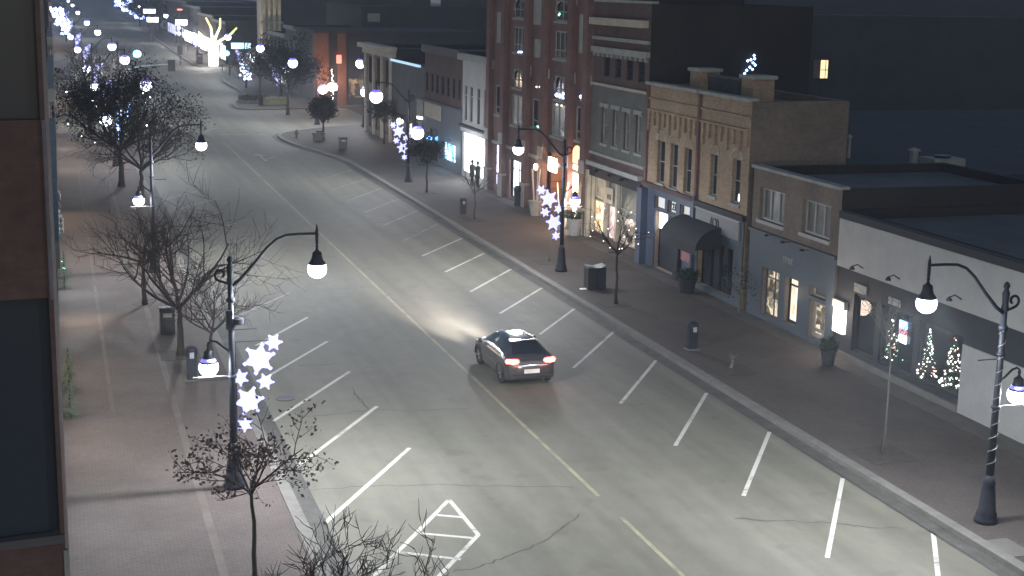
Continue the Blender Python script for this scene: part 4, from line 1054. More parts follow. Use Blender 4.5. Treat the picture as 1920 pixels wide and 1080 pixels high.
# planters
def planter(px, py, r, h, label, poles=0, green=True, m_=None, X_=None, seed=1):
    x_, y_ = G(px, py); 
    if X_: x_ = X_
    t = empty('planter', (x_, y_, .13), label, 'planter')
    MB().lathe([(r * .7, 0), (r, h), (r * 1.08, h + .02), (r * 1.08, h + .08), (r * .85, h + .08)], (x_, y_, .13), 16).build('pot', m_ or STONE, t)
    rnd = random.Random(seed)
    if green:
        m = MB()
        for _ in range(260):
            a_ = rnd.uniform(0, 6.28); q = rnd.random() ** .5 * r * 1.15; c = Vector((x_ + q * math.cos(a_), y_ + q * math.sin(a_), .13 + h + .05 + rnd.uniform(0, .42)))
            v = Vector((rnd.uniform(-1, 1), rnd.uniform(-1, 1), rnd.uniform(-.2, 1))).normalized(); u = v.orthogonal(); m.face([c - u * .03, c + v * .16, c + u * .03, c - v * .05])
        m.build('greenery', LEAFG, t)
    for i in range(poles):
        a_ = i * 2.4; m = MB().tube([(x_ + .12 * math.cos(a_), y_ + .12 * math.sin(a_), .13 + h), (x_ + .3 * math.cos(a_) + .05, y_ + .5 * math.sin(a_), .13 + h + 1.9 + .3 * rnd.random())], .035, 6); m.build('birch_pole', BIRCH, t)
    return t
planter(1077, 441, .42, .85, 'white pot of evergreens at the bright arch', poles=3, m_=WHITEP)
planter(1004, 404, .40, .8, 'grey pot of birch poles left of the porch', poles=5, green=False, seed=4)
planter(1052, 430, .3, .6, 'small grey pot just behind the lamp post at the porch', poles=2, green=True, seed=5)
planter(1287, 548, .42, .55, 'dark pot with a leafy bush beside the domed awning', m_=DARKP, seed=6)
planter(1552, 684, .28, .5, 'dark pot with thin twigs under the bright opening', m_=DARKP, seed=7)

# ---- N: narrow white shop
y0, y1 = F(919, 300)[0], F(867, 200)[0]
H = F(868, 100)[1]
root = bld(y0, y1, 'narrow white shop building with a dazzling white display window')
ws = [(y0 + (y1 - y0) * q - .38, y0 + (y1 - y0) * q + .38, F(868, 225)[1], F(868, 158)[1]) for q in (.18, .42, .68, .88)]
sh = (y0 + .25, y1 - .25, .5, F(868, 245)[1])
shell(root, X, y0, y1, H, 20, WHITEP, ws + [sh], dep=.1)
for h in ws: win(root, X, h, WHITEP, GLASS, nh=(.72,), fr=.07, dep=.1)
WSHOP = lit('white_shop', [(.55, .6, .62), (.95, .97, 1), (1, 1, 1)], 4.2, (1, 1, 1))
f = win(root, X, sh, WHITEP, WSHOP, nv=0, nh=(), fr=.08, dep=.11)
bar(root, 'cornice', y0, y1, H - .4, H + .05, .4, STONE); bar(root, 'shop_cornice', y0, y1, sh[3] + .35, sh[3] + .5, .3, DARKP); bar(root, 'shop_fascia', y0, y1, sh[3] + .02, sh[3] + .34, .12, WHITEP)
light('shop_light', (X - .8, (y0 + y1) / 2, 2.2), 420, (.92, .95, 1), .6)
for k, q in enumerate((.14, .26)):
    t = empty('mannequin', (X - .55 - .15 * k, y0 + (y1 - y0) * q, .13), ['dark coated mannequin standing at the dazzling white shop', 'slim dark figure stand beside the coated mannequin'][k], 'mannequin')
    x_, y_ = t.location.x, t.location.y
    MB().lathe([(.16, 0), (.12, .05), (.10, .6), (.2, .62), (.17, 1.0), (.22, 1.3), (.18, 1.42), (.06, 1.46), (.06, 1.52), (.1, 1.58), (.11, 1.68), (.06, 1.78)], (x_, y_, .13), 10).build('dress_form', mat('dark_cloth', (.05, .055, .045), .9), t, True)
# ---- RB: red-brown brick
y0, y1 = F(867, 200)[0], F(797, 84)[0]
H = F(797, 84)[1]
root = bld(y0, y1, 'red brown brick building with cream panel and blue lit window')
zc = F(797, 186)[1]
n = 7; ws = [(y0 + (y1 - y0) * (i + .5) / n - .35, y0 + (y1 - y0) * (i + .5) / n + .35, F(800, 170)[1], F(800, 135)[1]) for i in range(n)]
bl = (F(855, 290)[0], F(832, 290)[0], .75, F(832, 264)[1])
pc = (F(828, 220)[0], F(800, 220)[0], F(800, 213)[1], F(800, 196)[1])
en = (F(822, 280)[0], F(806, 280)[0], .25, 2.7)
shell(root, X, y0, y1, H, 20, BR_DK, ws + [bl, en], dep=.1)
for h in ws: win(root, X, h, DARKP, GLASS, nh=(.5,), fr=.06, dep=.1)
ym = F(829, 250)[0]
q = MB(); wallx(q, X - .05, y0 + .02, y1 - .02, .15, zc, [bl, en], .045); q.build('shopfront_panel', SLATE, root)
bar(root, 'cornice', y0, y1, H - .5, H + .05, .3, GREYW); bar(root, 'shop_cornice', y0, y1, zc, zc + .12, .3, GREYW)
MB().box((X - .1, ym + .2, zc - 1.25), (X - .052, y1 - .2, zc - .15)).build('sign_board', CREAM, root)
win(root, X, bl, BLUEG, lit('blue_shop', [(.02, .12, .35), (.12, .45, .9), (.65, .9, 1)], 3.6, (1.5, 1.5, 1.5)), nh=(.25,), fr=.06, dep=.1)
win(root, X, en, DARKP, GLASS, fr=.06, nm='door', dep=.1)
light('shop_light', (X - .7, (bl[0] + bl[1]) / 2, 1.6), 110, (.6, .8, 1), .4)
yy, z_ = F(805, 260, X - .25)
tag(MB().lathe([(.02, .18), (.2, .1), (.22, 0), (.15, -.15), (.02, -.2)], (X - .25, yy, z_), 12).build('blue_lamp', emis('blue_lamp', (.1, .45, 1), 9)), 'round blue lamp above the door of the red brown building', 'lamp')
# ---- D: dark building with lit parapet
y0, y1 = F(797, 84)[0], F(735, 120)[0]
H = F(735, 111)[1]
root = bld(y0, y1, 'plain dark fronted building with a pale blue lit parapet strip')
dd = [(y0 + 1, y0 + 3.4, .3, 2.9), (y0 + 4.2, y1 - 1.0, .7, 2.9)]
shell(root, X, y0, y1, H, 20, GREYW, dd, dep=.1)
win(root, X, dd[0], DARKP, GLASS, fr=.07, nm='door', dep=.1); win(root, X, dd[1], DARKP, GLASS, nv=2, fr=.07, dep=.1)
MB().box((X - .18, y0 + 1.2, H - .12), (X - .02, y1 - .1, H + .06)).build('lit_strip', emis('blue_strip', (.35, .6, .8), .9), root)
MB().box((X - .28, y0 + .4, 3.3), (X - .02, y0 + 1.5, 4.6)).build('sign_box', STONE, root)
MB().box((X - .32, y0 + .45, 3.1), (X - .04, y0 + 1.3, 3.28)).build('sign_light', COOLL, root)
light('sign_glow', (X - .9, y1 - 3, 1.7), 55, (1, .8, .6), .3)
# ---- P: pilastered corner building
y0, y1 = F(735, 120)[0], F(687, 82)[0]
H = F(687, 82)[1]
root = bld(y0, y1, 'pilastered corner building with a heavy pale cornice at the side street')
n = 3; ws = [(y0 + (y1 - y0) * (i + .5) / n - .7, y0 + (y1 - y0) * (i + .5) / n + .7, 4.6, 7.0) for i in range(n)]; lw = [(y0 + 1, y1 - 1, .6, 3.2)]
shell(root, X, y0, y1, H, 22, BR_BRN, ws + lw, dep=.1)
for h in ws: win(root, X, h, DARKP, GLASS, nv=1, nh=(.5,), fr=.06, dep=.1)
win(root, X, lw[0], DARKP, GLASS, nv=2, fr=.08, dep=.1)
bar(root, 'cornice', y0 - .5, y1 + .6, H - .25, H + .15, .75, CREAM, back=.3); bar(root, 'cornice', y0 - .2, y1 + .2, H - .75, H - .26, .35, CREAM, back=.3)
for i in range(n + 1):
    yy = y0 + .15 + (y1 - y0 - .3) * i / n; MB().box((X - .2, yy - .22, .14), (X - .002, yy + .22, H - .76)).build('pilaster', CREAM, root)
light('sign_glow', (X - .8, y0 + 1.2, 1.8), 50, (1, .8, .6), .3)

# ---- block beyond the side street
Yc = 160.0
root = empty('corner_restaurant', (30, Yc, .13), 'orange brick corner building strung with warm lights beyond the side street', 'building')
HR = 8.0
m = MB(); m.box((27.9, Yc + .3, .1), (46, Yc + 14, HR)); m.build('wall', DARKW, root)
MB().box((27.5, Yc - .1, .1), (29.0, Yc + 1.5, HR)).build('corner_pier', BR_OR, root)
MB().box((30.0, Yc + .0, .1), (31.0, Yc + .29, HR)).build('pilaster', BR_OR, root)
MB().box((27.3, Yc - .3, HR + .003), (46, Yc + 14, HR + .3)).build('coping', DARKW, root)
for i in range(3):
    x0_ = 31.3 + i * 2.5
    MB().box((x0_, Yc + .2, .9), (x0_ + 1.9, Yc + .298, 3.0)).build('window', lit('cafe_window', [(.01, .01, .01), (.05, .04, .03), (.5, .3, .15)], 1.0, (2, 2, 2)), root)
rnd = random.Random(5)
m = MB()
for i in range(26):
    z_ = .8 + i * .13; m.blob((29.35 + rnd.uniform(-.12, .12), Yc - .25, z_), .06)
    m.blob((33.0 + rnd.uniform(-.12, .12), Yc - .25, z_), .07)
for i in range(30): m.blob((33.3 + i * .12, Yc - .3, 3.3 + rnd.uniform(-.12, .16)), .08)
for i in range(16): m.blob((rnd.uniform(33.5, 37), Yc - .2, rnd.uniform(.8, 3.2)), .08)
t = tag(m.build('string_lights', emis('warm_string', (1, .75, .6), 6)), 'warm string lights edging the corner restaurant windows', 'string lights')
x_, z_ = RY(622, 163, Yc - .5); t = tag(MB().lathe([(.02, .5), (.4, .42), (.62, .1), (.55, -.3), (.1, -.45)], (x_, Yc - .8, z_), 12).build('lit_sign', emis('pink_white_sign', (1, .85, .9), 7)), 'bright pinkish white sign on the corner restaurant', 'sign')
light('restaurant_glow', (x_, Yc - 2.0, 2.5), 330, (1, .6, .4), .4); light('restaurant_glow', (27.0, Yc - 1.6, 3.6), 260, (1, .55, .35), .3)
x_, z_ = RY(635, 110, Yc - .3); tag(MB().box((x_ - .25, Yc - .4, z_ - .5), (x_ + .3, Yc - .3, z_ + .4)).build('red_sign', emis('red_sign', (1, .12, .06), 2.5)), 'small red lit sign high on the corner restaurant', 'sign')
def simple_block(X_, y0, y1, H, wm, label, lowz=3.4, litm=None, seed=0, s=1, cor=None, depth=18):
    t = bld(y0, y1, label, X=X_)
    rnd = random.Random(seed); n = max(2, int((y1 - y0) / 3.2)); st = (y1 - y0) / n
    ws = [(y0 + st * (i + .5) - .55, y0 + st * (i + .5) + .55, z, z + 1.9) for i in range(n) for z in ((4.4,) if H < 8.6 else (4.4, 7.4)) if z + 2.1 < H]
    sf = [(y0 + .5, (y0 + y1) / 2 - .7, .6, 3.1), ((y0 + y1) / 2 - .5, (y0 + y1) / 2 + .6, .2, 2.7), ((y0 + y1) / 2 + .8, y1 - .5, .6, 3.1)]
    shell(t, X_, y0, y1, H, depth, wm, ws + sf, s=s, dep=.1)
    for h in ws: win(t, X_, h, DARKP, GLASS, nh=(.5,), fr=.07, s=s, dep=.1)
    for k, h in enumerate(sf): win(t, X_, h, DARKP, litm if (litm and k != 1) else GLASS, nv=1 if k != 1 else 0, fr=.08, s=s, dep=.1, nm='door' if k == 1 else 'window')
    m = MB(); m.box((X_ - .3 * s, y0, H - .4), (X_ + .02 * s, y1, H + .05)); m.build('cornice', cor or STONE, t)
    m = MB(); m.box((X_ - .15 * s, y0, 3.25), (X_ + .01 * s, y1, 3.9)); m.build('shop_fascia', DARKP, t)
    return t
simple_block(27.9, Yc + 14.1, Yc + 24, 8.2, GREYW, 'grey corniced building beyond the orange corner pier', seed=1)
simple_block(27.9, Yc + 24.1, Yc + 38, 7.0, DARKW, 'low dark shop before the second side street', seed=2, litm=lit('far_shop', [(.02, .02, .02), (.3, .28, .25), (.8, .8, .9)], 1.5, (1, 1, 1)))
# tower with uplit pilasters
yT = 236.0
root = empty('clock_tower', (33, yT, .13), 'tall stone tower with uplit pilasters beyond the second side street', 'building')
a_, b_ = RY(492, 90, yT)[0], RY(529, 90, yT)[0]
MB().box((a_, yT + .4, .1), (b_, yT + 6, 20)).build('wall', CREAM, root)
for i in range(4):
    x_ = a_ + .35 + (b_ - a_ - .7) * i / 3; z0_ = (3.0, 3.0, 3.0, .2)[i]
    MB().box((x_ - .22, yT, z0_), (x_ + .22, yT + .399, 19)).build('pilaster', CREAM, root)
    light('uplight', (x_, yT - .5, 7.4), 160, (1, .78, .42), .1, spot=math.radians(50), direc=(0, .12, 1)); light('uplight', (x_, yT - .5, 2.0), 50, (1, .75, .4), .1, spot=math.radians(60), direc=(0, .15, 1))
MB().box((a_ - .2, yT - .2, 7.0), (b_ + .2, yT + .38, 7.25)).build('string_course', CREAM, root)
MB().box((a_ + .3, yT - .15, 4.9), (b_ - 1.6, yT + .2, 5.15)).build('ledge', CREAM, root)
# dark mass buildings behind
backbox(60, 200, 205, 230, 17, 'distant dark block over the rear roofs')
backbox(36, 75, 176, 200, 10.5, 'large dark building block behind the pilastered corner building')
x_, z_ = RY(703, 33, 175.8); m = MB().box((x_ - .9, 175.75, z_ - .5), (x_ + .6, 175.9, z_ + .5))
tag(m.build('dim_window', mat('dim_win', (.22, .25, .22), .5)), 'faint pale window in the large dark block behind the corner', 'window')
backbox(35.5, 60, 236.5, 262, 14, 'dark block to the right of the uplit tower')
SHOPB = lit('blazing_shop', [(.6, .55, .45), (1, .95, .85), (1, 1, 1)], 3.2, (.5, .5, .5))
simple_block(27.0, 243, 262, 7.0, DARKW, 'dark shop beside the light wrapped tree', seed=3, litm=SHOPB)
simple_block(27.2, 262.2, 290, 7.5, BR_DK, 'far shop with blazing white windows', seed=4, litm=SHOPB)
simple_block(27.6, 290.3, 330, 8.5, DARKW, 'far dark shop row with blazing windows, second from the tree', seed=5, litm=SHOPB)
simple_block(28.4, 330.3, 390, 9.0, BR_DK, 'farthest brick row on the right side of the street', seed=6, litm=lit('far_shop2', [(.02, .02, .02), (.3, .3, .5), (.8, .85, 1)], 2, (.6, .6, .6)))
simple_block(29, 390.3, 480, 9.0, DARKW, 'last dark row before the bend on the right', seed=7)
light('shop_light', (24.5, 262, 3.2), 1500, (1, .93, .85), .5); light('shop_light', (24.5, 285, 3.2), 1700, (1, .93, .85), .5); light('shop_light', (24.8, 305, 3.2), 1400, (.95, .93, 1), .5)
# canopy strip with white underside beside blazing shops
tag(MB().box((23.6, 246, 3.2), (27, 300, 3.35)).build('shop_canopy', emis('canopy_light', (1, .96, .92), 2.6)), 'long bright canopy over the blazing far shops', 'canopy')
# far right blue string lights
rnd = random.Random(9)
def blue_tree(x_, y_, h, r, label, m_, n=60, rr=.22, seed=1):
    t = tree(x_, y_, h * .4, .12, 5, h * .4, seed, label, maxlv=2, nb=(2, 3), group='light strung far trees')
    m = MB(); q = random.Random(seed)
    for _ in range(n):
        a_ = q.uniform(0, 6.28); rr_ = r * q.random() ** .5; m.blob((x_ + rr_ * math.cos(a_), y_ + rr_ * math.sin(a_), .13 + h * q.uniform(.3, 1)), rr * q.uniform(.6, 1.2))
    m.build('fairy_lights', m_, t)
BT = emis('far_blue', (.30, .40, 1), 6)
for k, (px, py) in enumerate([(222, 18), (236, 28), (250, 34), (262, 44), (246, 22)]):
    x_, y_ = G(px, py); blue_tree(x_, y_, 5.0, 1.6, ['blue lit tree farthest along the right kerb', 'blue lit tree second farthest on the right kerb', 'pale blue lit tree in the middle of the far right kerb', 'blue lit tree nearest on the far right kerb', 'blue lit tree set back from the far kerb'][k], BT, 80, .42, 70 + k)
x_, y_ = G(447, 165); blue_tree(x_ + 1.0, y_, 3.6, .8, 'white blue snow light tree at the second crossing', emis('cw', (.6, .7, 1), 6), 60, .15, 80)
x_, y_ = G(124, 78); blue_tree(x_, y_, 5, 1.0, 'blue lit tree on the far left pavement', BT, 80, .28, 81)
x_, y_ = G(112, 60); blue_tree(x_, y_, 6, 1.2, 'blue lit tree farthest along the left pavement', BT, 80, .36, 82)
# planting bed and bollards at second block
x_, y_ = G(475, 192)
t = empty('planting_bed', (x_, y_, .13), 'low planting bed with dark shrubs on the next corner', 'planting bed')
MB().lathe([(1.9, 0), (1.9, .25), (1.75, .27), (1.7, .2)], (x_, y_, .13), 18).build('kerb', CONC, t)
m = MB(); rnd = random.Random(4)
for _ in range(700):
    a_ = rnd.uniform(0, 6.28); q = 1.7 * rnd.random() ** .5; c = Vector((x_ + q * math.cos(a_), y_ + q * math.sin(a_), .3 + rnd.uniform(0, .6))); v = Vector((rnd.uniform(-1, 1), rnd.uniform(-1, 1), rnd.uniform(0, 1))).normalized(); u = v.orthogonal(); m.face([c - u * .05, c + v * .2, c + u * .05, c - v * .08])
m.build('shrubs', LEAFD, t)
x_, y_ = G(515, 196); tag(MB().box((x_ - 1.4, y_ - .2, .13), (x_ + 1.4, y_ + .2, .95)).build('planter_box', mat('green_box', (.16, .2, .12), .7, .5, 5)), 'long green planter box on the next corner', 'planter')
x_, y_ = G(489, 197); tag(MB().lathe([(.28, 0), (.3, 1.0), (.33, 1.02), (.3, 1.2), (.05, 1.35)], (x_, y_, .13), 12).build('litter_bin', IRON), 'round black bin between the planting bed and the green box', 'bin')

# ------------------------------------------------------------------ left side
# near end wall
Ye = 16.0; xc = -0.12
root = empty('near_building', (-3, Ye, 0), 'close dark building at the left edge with brown brick and large black windows', 'building')
m = MB()
zA, zB = RY(50, 1006, Ye)[1], RY(50, 560, Ye)[1]; zC, zD = RY(50, 225, Ye)[1], 14.5
# wall facing the camera, split round two window openings; slightly skewed in plan
def sk(x): return Ye + (xc - x) * -.10
def quad(mb_, xa, xb, za, zb, off=0.0):
    mb_.face([(xa, sk(xa) + off, za), (xb, sk(xb) + off, za), (xb, sk(xb) + off, zb), (xa, sk(xa) + off, zb)])
xm = -6
for za, zb in ((0.1, zA), (zB, zC)): quad(m, xm, xc, za, zb)
quad(m, xc - .05, xc, zA, zB); quad(m, xc - .05, xc, zC, zD)
m.face([(xc, Ye, 0.1), (xc, 24, .1), (xc, 24, zD), (xc, Ye, zD)]); m.face([(xm, sk(xm), zD), (xc, Ye, zD), (xc, 24, zD), (xm, 24, zD)])
m.build('wall', brick('near_brick', (.17, .10, .095), (.14, .09, .085), (.12, .10, .095)), root)
for za, zb in ((zA, zB), (zC, zD)):
    f = MB(); quad(f, xm, xc - .05, za, zb, .12); f.build('window', glassmat('near_glass', (.03, .04, .055), rough=.25), root)
f = MB(); f.box((xm, Ye - .06, zA - .14), (xc - .003, Ye + .12, zA)); 
f = MB(); f.face([(xm, sk(xm) - .05, zA), (xc, Ye - .05, zA), (xc, Ye + .1, zA), (xm, sk(xm) + .1, zA)]); f.face([(xm, sk(xm) - .05, zA - .1), (xc, Ye - .05, zA - .1), (xc, Ye - .05, zA), (xm, sk(xm) - .05, zA)]); f.build('sill', GREYW, root)
f = MB(); f.box((xc - .02, Ye - .02, .1), (xc + .035, Ye + .05, zA - .2)); f.build('downpipe', STONE, root)
MB().tube([(xc - .02, Ye - .04, RY(90, 560, Ye)[1]), (xc - .02, Ye - .04, RY(84, 225, Ye)[1])], .02, 6).build('trim', mat('lilac_trim', (.16, .15, .18), .5), root)
# left row of facades (seen edge-on)
XL = -.35
rowL = [(24.1, 38, 9, 'near left brick shop seen edge on past the close wall'), (38.1, 52, 8.5, 'second left shop seen edge on with warm window'), (52.1, 68, 9.5, 'third left shop seen edge on behind the pots'), (68.1, 86, 9, 'fourth left shop with the white hanging sign'), (86.1, 104, 10, 'fifth left shop seen edge on with green garland'), (104.1, 128, 9, 'sixth left shop at the left crossing')]
wmats = [BR_DK, GREYW, BR_DK, BR_TAN, GREYW, BR_DK]
WL = emis('left_warm', (1, .72, .45), 2.2); CLW = emis('left_cool', (.8, .9, 1), 2.0)
for k, (a_, b_, h_, lb) in enumerate(rowL):
    simple_block(XL, a_, b_, h_, wmats[k], lb, seed=20 + k, s=-1, litm=[CLW, WL, CLW, WL, GLASS, WL][k], depth=12)
rowL2 = [(152, 174, 11, 'left corner building past the first crossing'), (174.1, 198, 9, 'left shop short of the second crossing'), (232, 270, 10, 'left far row beyond the second crossing'), (270.2, 340, 9, 'left far brick row'), (340.3, 480, 10, 'farthest row of left shops')]
for k, (a_, b_, h_, lb) in enumerate(rowL2): simple_block(XL, a_, b_, h_, [CREAM, DARKW, BR_DK, BR_DK, DARKW][k], lb, seed=40 + k, s=-1, litm=[WL, CLW, CLW, WL, CLW][k], depth=12)
for (x_, y_, z_, p, c) in ((.5, 33.5, 2.2, 14, (.9, .95, 1)), (.45, 41.5, 1.6, 26, (1, .95, .85)), (.5, 57.5, 1.4, 75, (1, .72, .45)), (.5, 62.5, 1.6, 60, (.85, .93, 1)), (.5, 71, 1.8, 30, (1, .8, .85)), (.5, 84, 2, 40, (1, .65, .4)), (.5, 104, 2, 70, (1, .8, .6)), (.5, 119, 2.2, 130, (.9, .95, 1)), (.5, 140, 2.2, 120, (1, .85, .7)), (.5, 166, 2.5, 130, (1, .7, .45)), (.6, 190, 2.5, 160, (1, .8, .6))):
    light('shopfront_glow', (x_ + .1, y_, z_), p * 1.5, c, .25)
# things on the left shops
def onleft(px, py, Y): return RY(px, py, Y)
t = empty('hanging_sign', (0, 76, 3), 'ornate white iron hanging sign bracket on the left shops', 'sign')
Yh = 66.0
def LQ(px, py): x_, z_ = RY(px, py, Yh); return (x_, Yh, z_)
t.location = (0, Yh, LQ(96, 400)[2])
m = MB(); m.tube([LQ(94, 365), LQ(99, 363), LQ(104, 358), LQ(110, 358), LQ(113, 365), LQ(112, 374)], .03, 6); m.tube([LQ(92, 382), LQ(113, 384)], .02, 6); m.tube([LQ(92, 403), LQ(116, 403)], .03, 6); m.build('bracket', WHITEP, t)
m = MB()
for a_, b_, c_, d_ in ((106, 114, 368, 376), (94, 113, 386, 400), (93, 117, 404, 408), (95, 104, 409, 437), (107, 119, 409, 437)):
    p, q = LQ(a_, d_), LQ(b_, c_); m.box((p[0], Yh - .05, p[2]), (q[0], Yh + .05, q[2]))
m.build('sign_panel', mat('ivory', (.34, .31, .27), .7), t)
m = MB()
for px, py in ((111, 388), (114, 413), (114, 423), (115, 433), (110, 371)): p = LQ(px, py); m.lathe([(.01, .14), (.07, .05), (.09, -.02), (.02, -.1)], (p[0], Yh - .12, p[2]), 8)
m.build('ornament', IRON, t)
for k, (px, py, Y_, h_, lb) in enumerate([(110, 513, 68, 1.2, 'potted evergreen highest along the left shop wall'), (117, 533, 63, .9, 'potted evergreen next to the white hanging pot'), (121, 728, 45, 1.5, 'tall climbing evergreen against the left wall'), (123, 775, 42, 1.1, 'evergreen bush low against the left wall')]):
    x_, y_ = G(px, py + 8); conifer(max(x_, .0), y_, h_, .35, 90 + k, lb, dens=.35, cat='shrub', nm='shrub', mat_=mat('shrub_green', (.06, .085, .05), .8, .3, 3), lights=[(FAIRYG, 3)] if k < 1 else None)
m = MB(); rnd = random.Random(3)
for i in range(26):
    Y_ = 70 + i * .25; x_, z_ = RY(91 + i * .05, 440 + i * 1.1, Y_); m.blob((max(x_, -.3) + .02, Y_, z_), .035)
t = tag(m.build('garland_lights', FAIRYG), 'green lit garland on the left shopfronts', 'garland')
m = MB()
for i in range(8): x_, z_ = RY(89, 284 + i * 2.3, 92); m.blob((x_, 92, z_), .06)
tag(m.build('garland_lights', emis('yg', (.3, .9, .2), 3)), 'short yellow green light cluster high on the left shops', 'garland')
for k, (px, py, Y_, mm, lb) in enumerate([(75, 157, 118, GLOBE, 'round white wall lamp high on the left shops'), (71, 68, 150, emis('pw', (1, .8, .75), 5), 'pinkish wall lamp above the round white one')]):
    x_, z_ = RY(px, py, Y_); t = empty('wall_lamp', (x_, Y_, z_), lb, 'wall lamp')
    MB().lathe([(.02, .3), (.3, .22), (.38, .0), (.25, -.15)], (x_, Y_, z_), 12).build('shade', mm, t); MB().tube([(x_, Y_, z_ - .1), (x_ - .6, Y_, z_ - .4)], .05, 6).build('bracket', IRON, t)
x_, z_ = RY(100, 140, 176); 
t = empty('awning', (0, 176, 3), 'dark sloped awning reaching over the far left pavement', 'awning')
a_ = RY(78, 128, 176); b_ = RY(134, 146, 176)
m = MB(); m.face([(a_[0], 172, 3.3), (a_[0], 182, 3.3), (b_[0] + .2, 182, 2.5), (b_[0] + .2, 172, 2.5)]); m.face([(b_[0] + .2, 172, 2.5), (b_[0] + .2, 182, 2.5), (b_[0] + .2, 182, 2.1), (b_[0] + .2, 172, 2.1)]); m.face([(a_[0], 172, 3.3), (b_[0] + .2, 172, 2.5), (b_[0] + .2, 172, 2.1), (a_[0], 172, 2.2)]); m.build('canopy', DARKP, t)
# diagonal bright light line far left
a_ = RY(84, 0, 250); b_ = RY(101, 27, 250)
tag(MB().tube([(a_[0], 250, a_[1] + 1), (b_[0], 235, b_[1])], .22, 6).build('roofline_lights', emis('roofline', (.6, .66, 1), 4)), 'slanting blue white light line on the far left roof edge', 'light string')

# ------------------------------------------------------------------ street furniture
def paypost(px, py, label, group='pay posts', h=1.05, wd=.17, face=True, rz=0.0):
    x_, y_ = G(px, py); t = empty('pay_post', (x_, y_, .13), label, 'pay post', group)
    MB().box((x_ - .26, y_ - .22, .13), (x_ + .26, y_ + .22, .17)).build('plinth', CONC, t)
    m = MB(); m.prism([(x_ - wd, y_ - .13), (x_ + wd, y_ - .13), (x_ + wd, y_ + .13), (x_ - wd, y_ + .13)], .17, .13 + h * .72); m.build('body', POLE, t)
    q = MB(); q.lathe([(wd * 1.15, 0), (wd * 1.25, .04), (wd * 1.25, h * .2), (wd * 1.0, h * .26), (wd * .5, h * .30)], (x_, y_, .132 + h * .72), 12); q.build('head', POLE, t)
    if face: MB().box((x_ - .07, y_ - wd * 1.25 - .02, h * .80), (x_ + .07, y_ - wd * 1.25 + .015, h * .97)).build('screen', mat('screen', (.3, .33, .36), .3), t)
paypost(1297, 655, 'black pay post with a pale screen on the right pavement near the kerb')
paypost(868, 403, 'black pay post beside the small bare sapling', h=1.0)
paypost(970, 387, 'round headed black post in front of the lit red brick door', h=1.25, wd=.2, face=False)
paypost(360, 712, 'black pay post on the left pavement beside the near lamp', h=1.15)
x_, y_ = G(749, 265) ; 
# V-topped double bin
x_, y_ = G(1114, 541); t = empty('litter_bin', (x_, y_, .13), 'large dark double bin with a notched top on the right pavement', 'bin')
MB().box((x_ - .40, y_ - .25, .16), (x_ - .01, y_ + .3, 1.1)).build('compartment', IRON, t); MB().box((x_ + .01, y_ - .25, .16), (x_ + .46, y_ + .3, 1.1)).build('compartment', POLE, t)
m = MB(); m.face([(x_ - .40, y_ - .27, 1.22), (x_ + .02, y_ - .27, 1.08), (x_ + .02, y_ + .32, 1.12), (x_ - .40, y_ + .32, 1.22)]); m.face([(x_ + .02, y_ - .27, 1.08), (x_ + .46, y_ - .27, 1.2), (x_ + .46, y_ + .32, 1.22), (x_ + .02, y_ + .32, 1.12)])
m.box((x_ - .4, y_ - .25, 1.102), (x_ - .35, y_ + .3, 1.2)); m.box((x_ + .41, y_ - .25, 1.102), (x_ + .46, y_ + .3, 1.2)); m.build('lid', mat('bin_lid', (.12, .15, .15), .5), t)
MB().box((x_ - .42, y_ - .27, .13), (x_ + .48, y_ + .32, .158)).build('base', IRON, t)
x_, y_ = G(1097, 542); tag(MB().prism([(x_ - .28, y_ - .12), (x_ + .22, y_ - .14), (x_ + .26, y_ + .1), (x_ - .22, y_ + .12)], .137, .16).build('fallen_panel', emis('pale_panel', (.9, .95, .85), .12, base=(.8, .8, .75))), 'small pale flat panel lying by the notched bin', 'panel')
def sqbin(px, py, label, w_=.3, h_=1.0, d=.3):
    x_, y_ = G(px, py); t = empty('litter_bin', (x_, y_, .13), label, 'bin')
    MB().box((x_ - w_, y_ - d, .16), (x_ + w_, y_ + d, .13 + h_ * .86)).build('body', IRON, t); MB().box((x_ - w_ * 1.06, y_ - d * 1.06, .132 + h_ * .86), (x_ + w_ * 1.06, y_ + d * 1.06, .13 + h_)).build('lid', POLE, t)
    MB().box((x_ - w_ * .6, y_ - d * 1.1 - .01, .13 + h_ * .66), (x_ + w_ * .6, y_ - d - .003, .13 + h_ * .8)).build('slot', STONE, t)
sqbin(643, 280, 'square black bin on the pavement near the side street corner')
sqbin(314, 625, 'square dark bin under the wide bare tree', .27, 1.05)
sqbin(599, 262, 'dark box beside the dense round corner tree', .25, .8)
x_, y_ = G(556, 258)
t = empty('fire_hydrant', (x_, y_, .13), 'small hydrant on the corner bulge before the side street', 'hydrant')
MB().lathe([(.16, 0), (.16, .05), (.11, .07), (.11, .5), (.14, .52), (.12, .62), (.03, .72)], (x_, y_, .13), 12).build('barrel', mat('hyd', (.12, .09, .04), .5), t); MB().tube([(x_ - .2, y_, .5), (x_ + .2, y_, .5)], .06, 8).build('nozzle', IRON, t)
# tree pits
pits = [(1655, 853, .75), (1152, 570, .6), (1028, 491, .65), (890, 412, .6), (1372, 694, .7), (800, 361, .6), (338, 666, .7), (398, 705, .6), (478, 1100, .6)]
for i, (px, py, s_) in enumerate(pits):
    x_, y_ = G(px, py); struct(MB().box((x_ - s_, y_ - s_, .131), (x_ + s_, y_ + s_, .142)).build('tree_pit', SOIL))
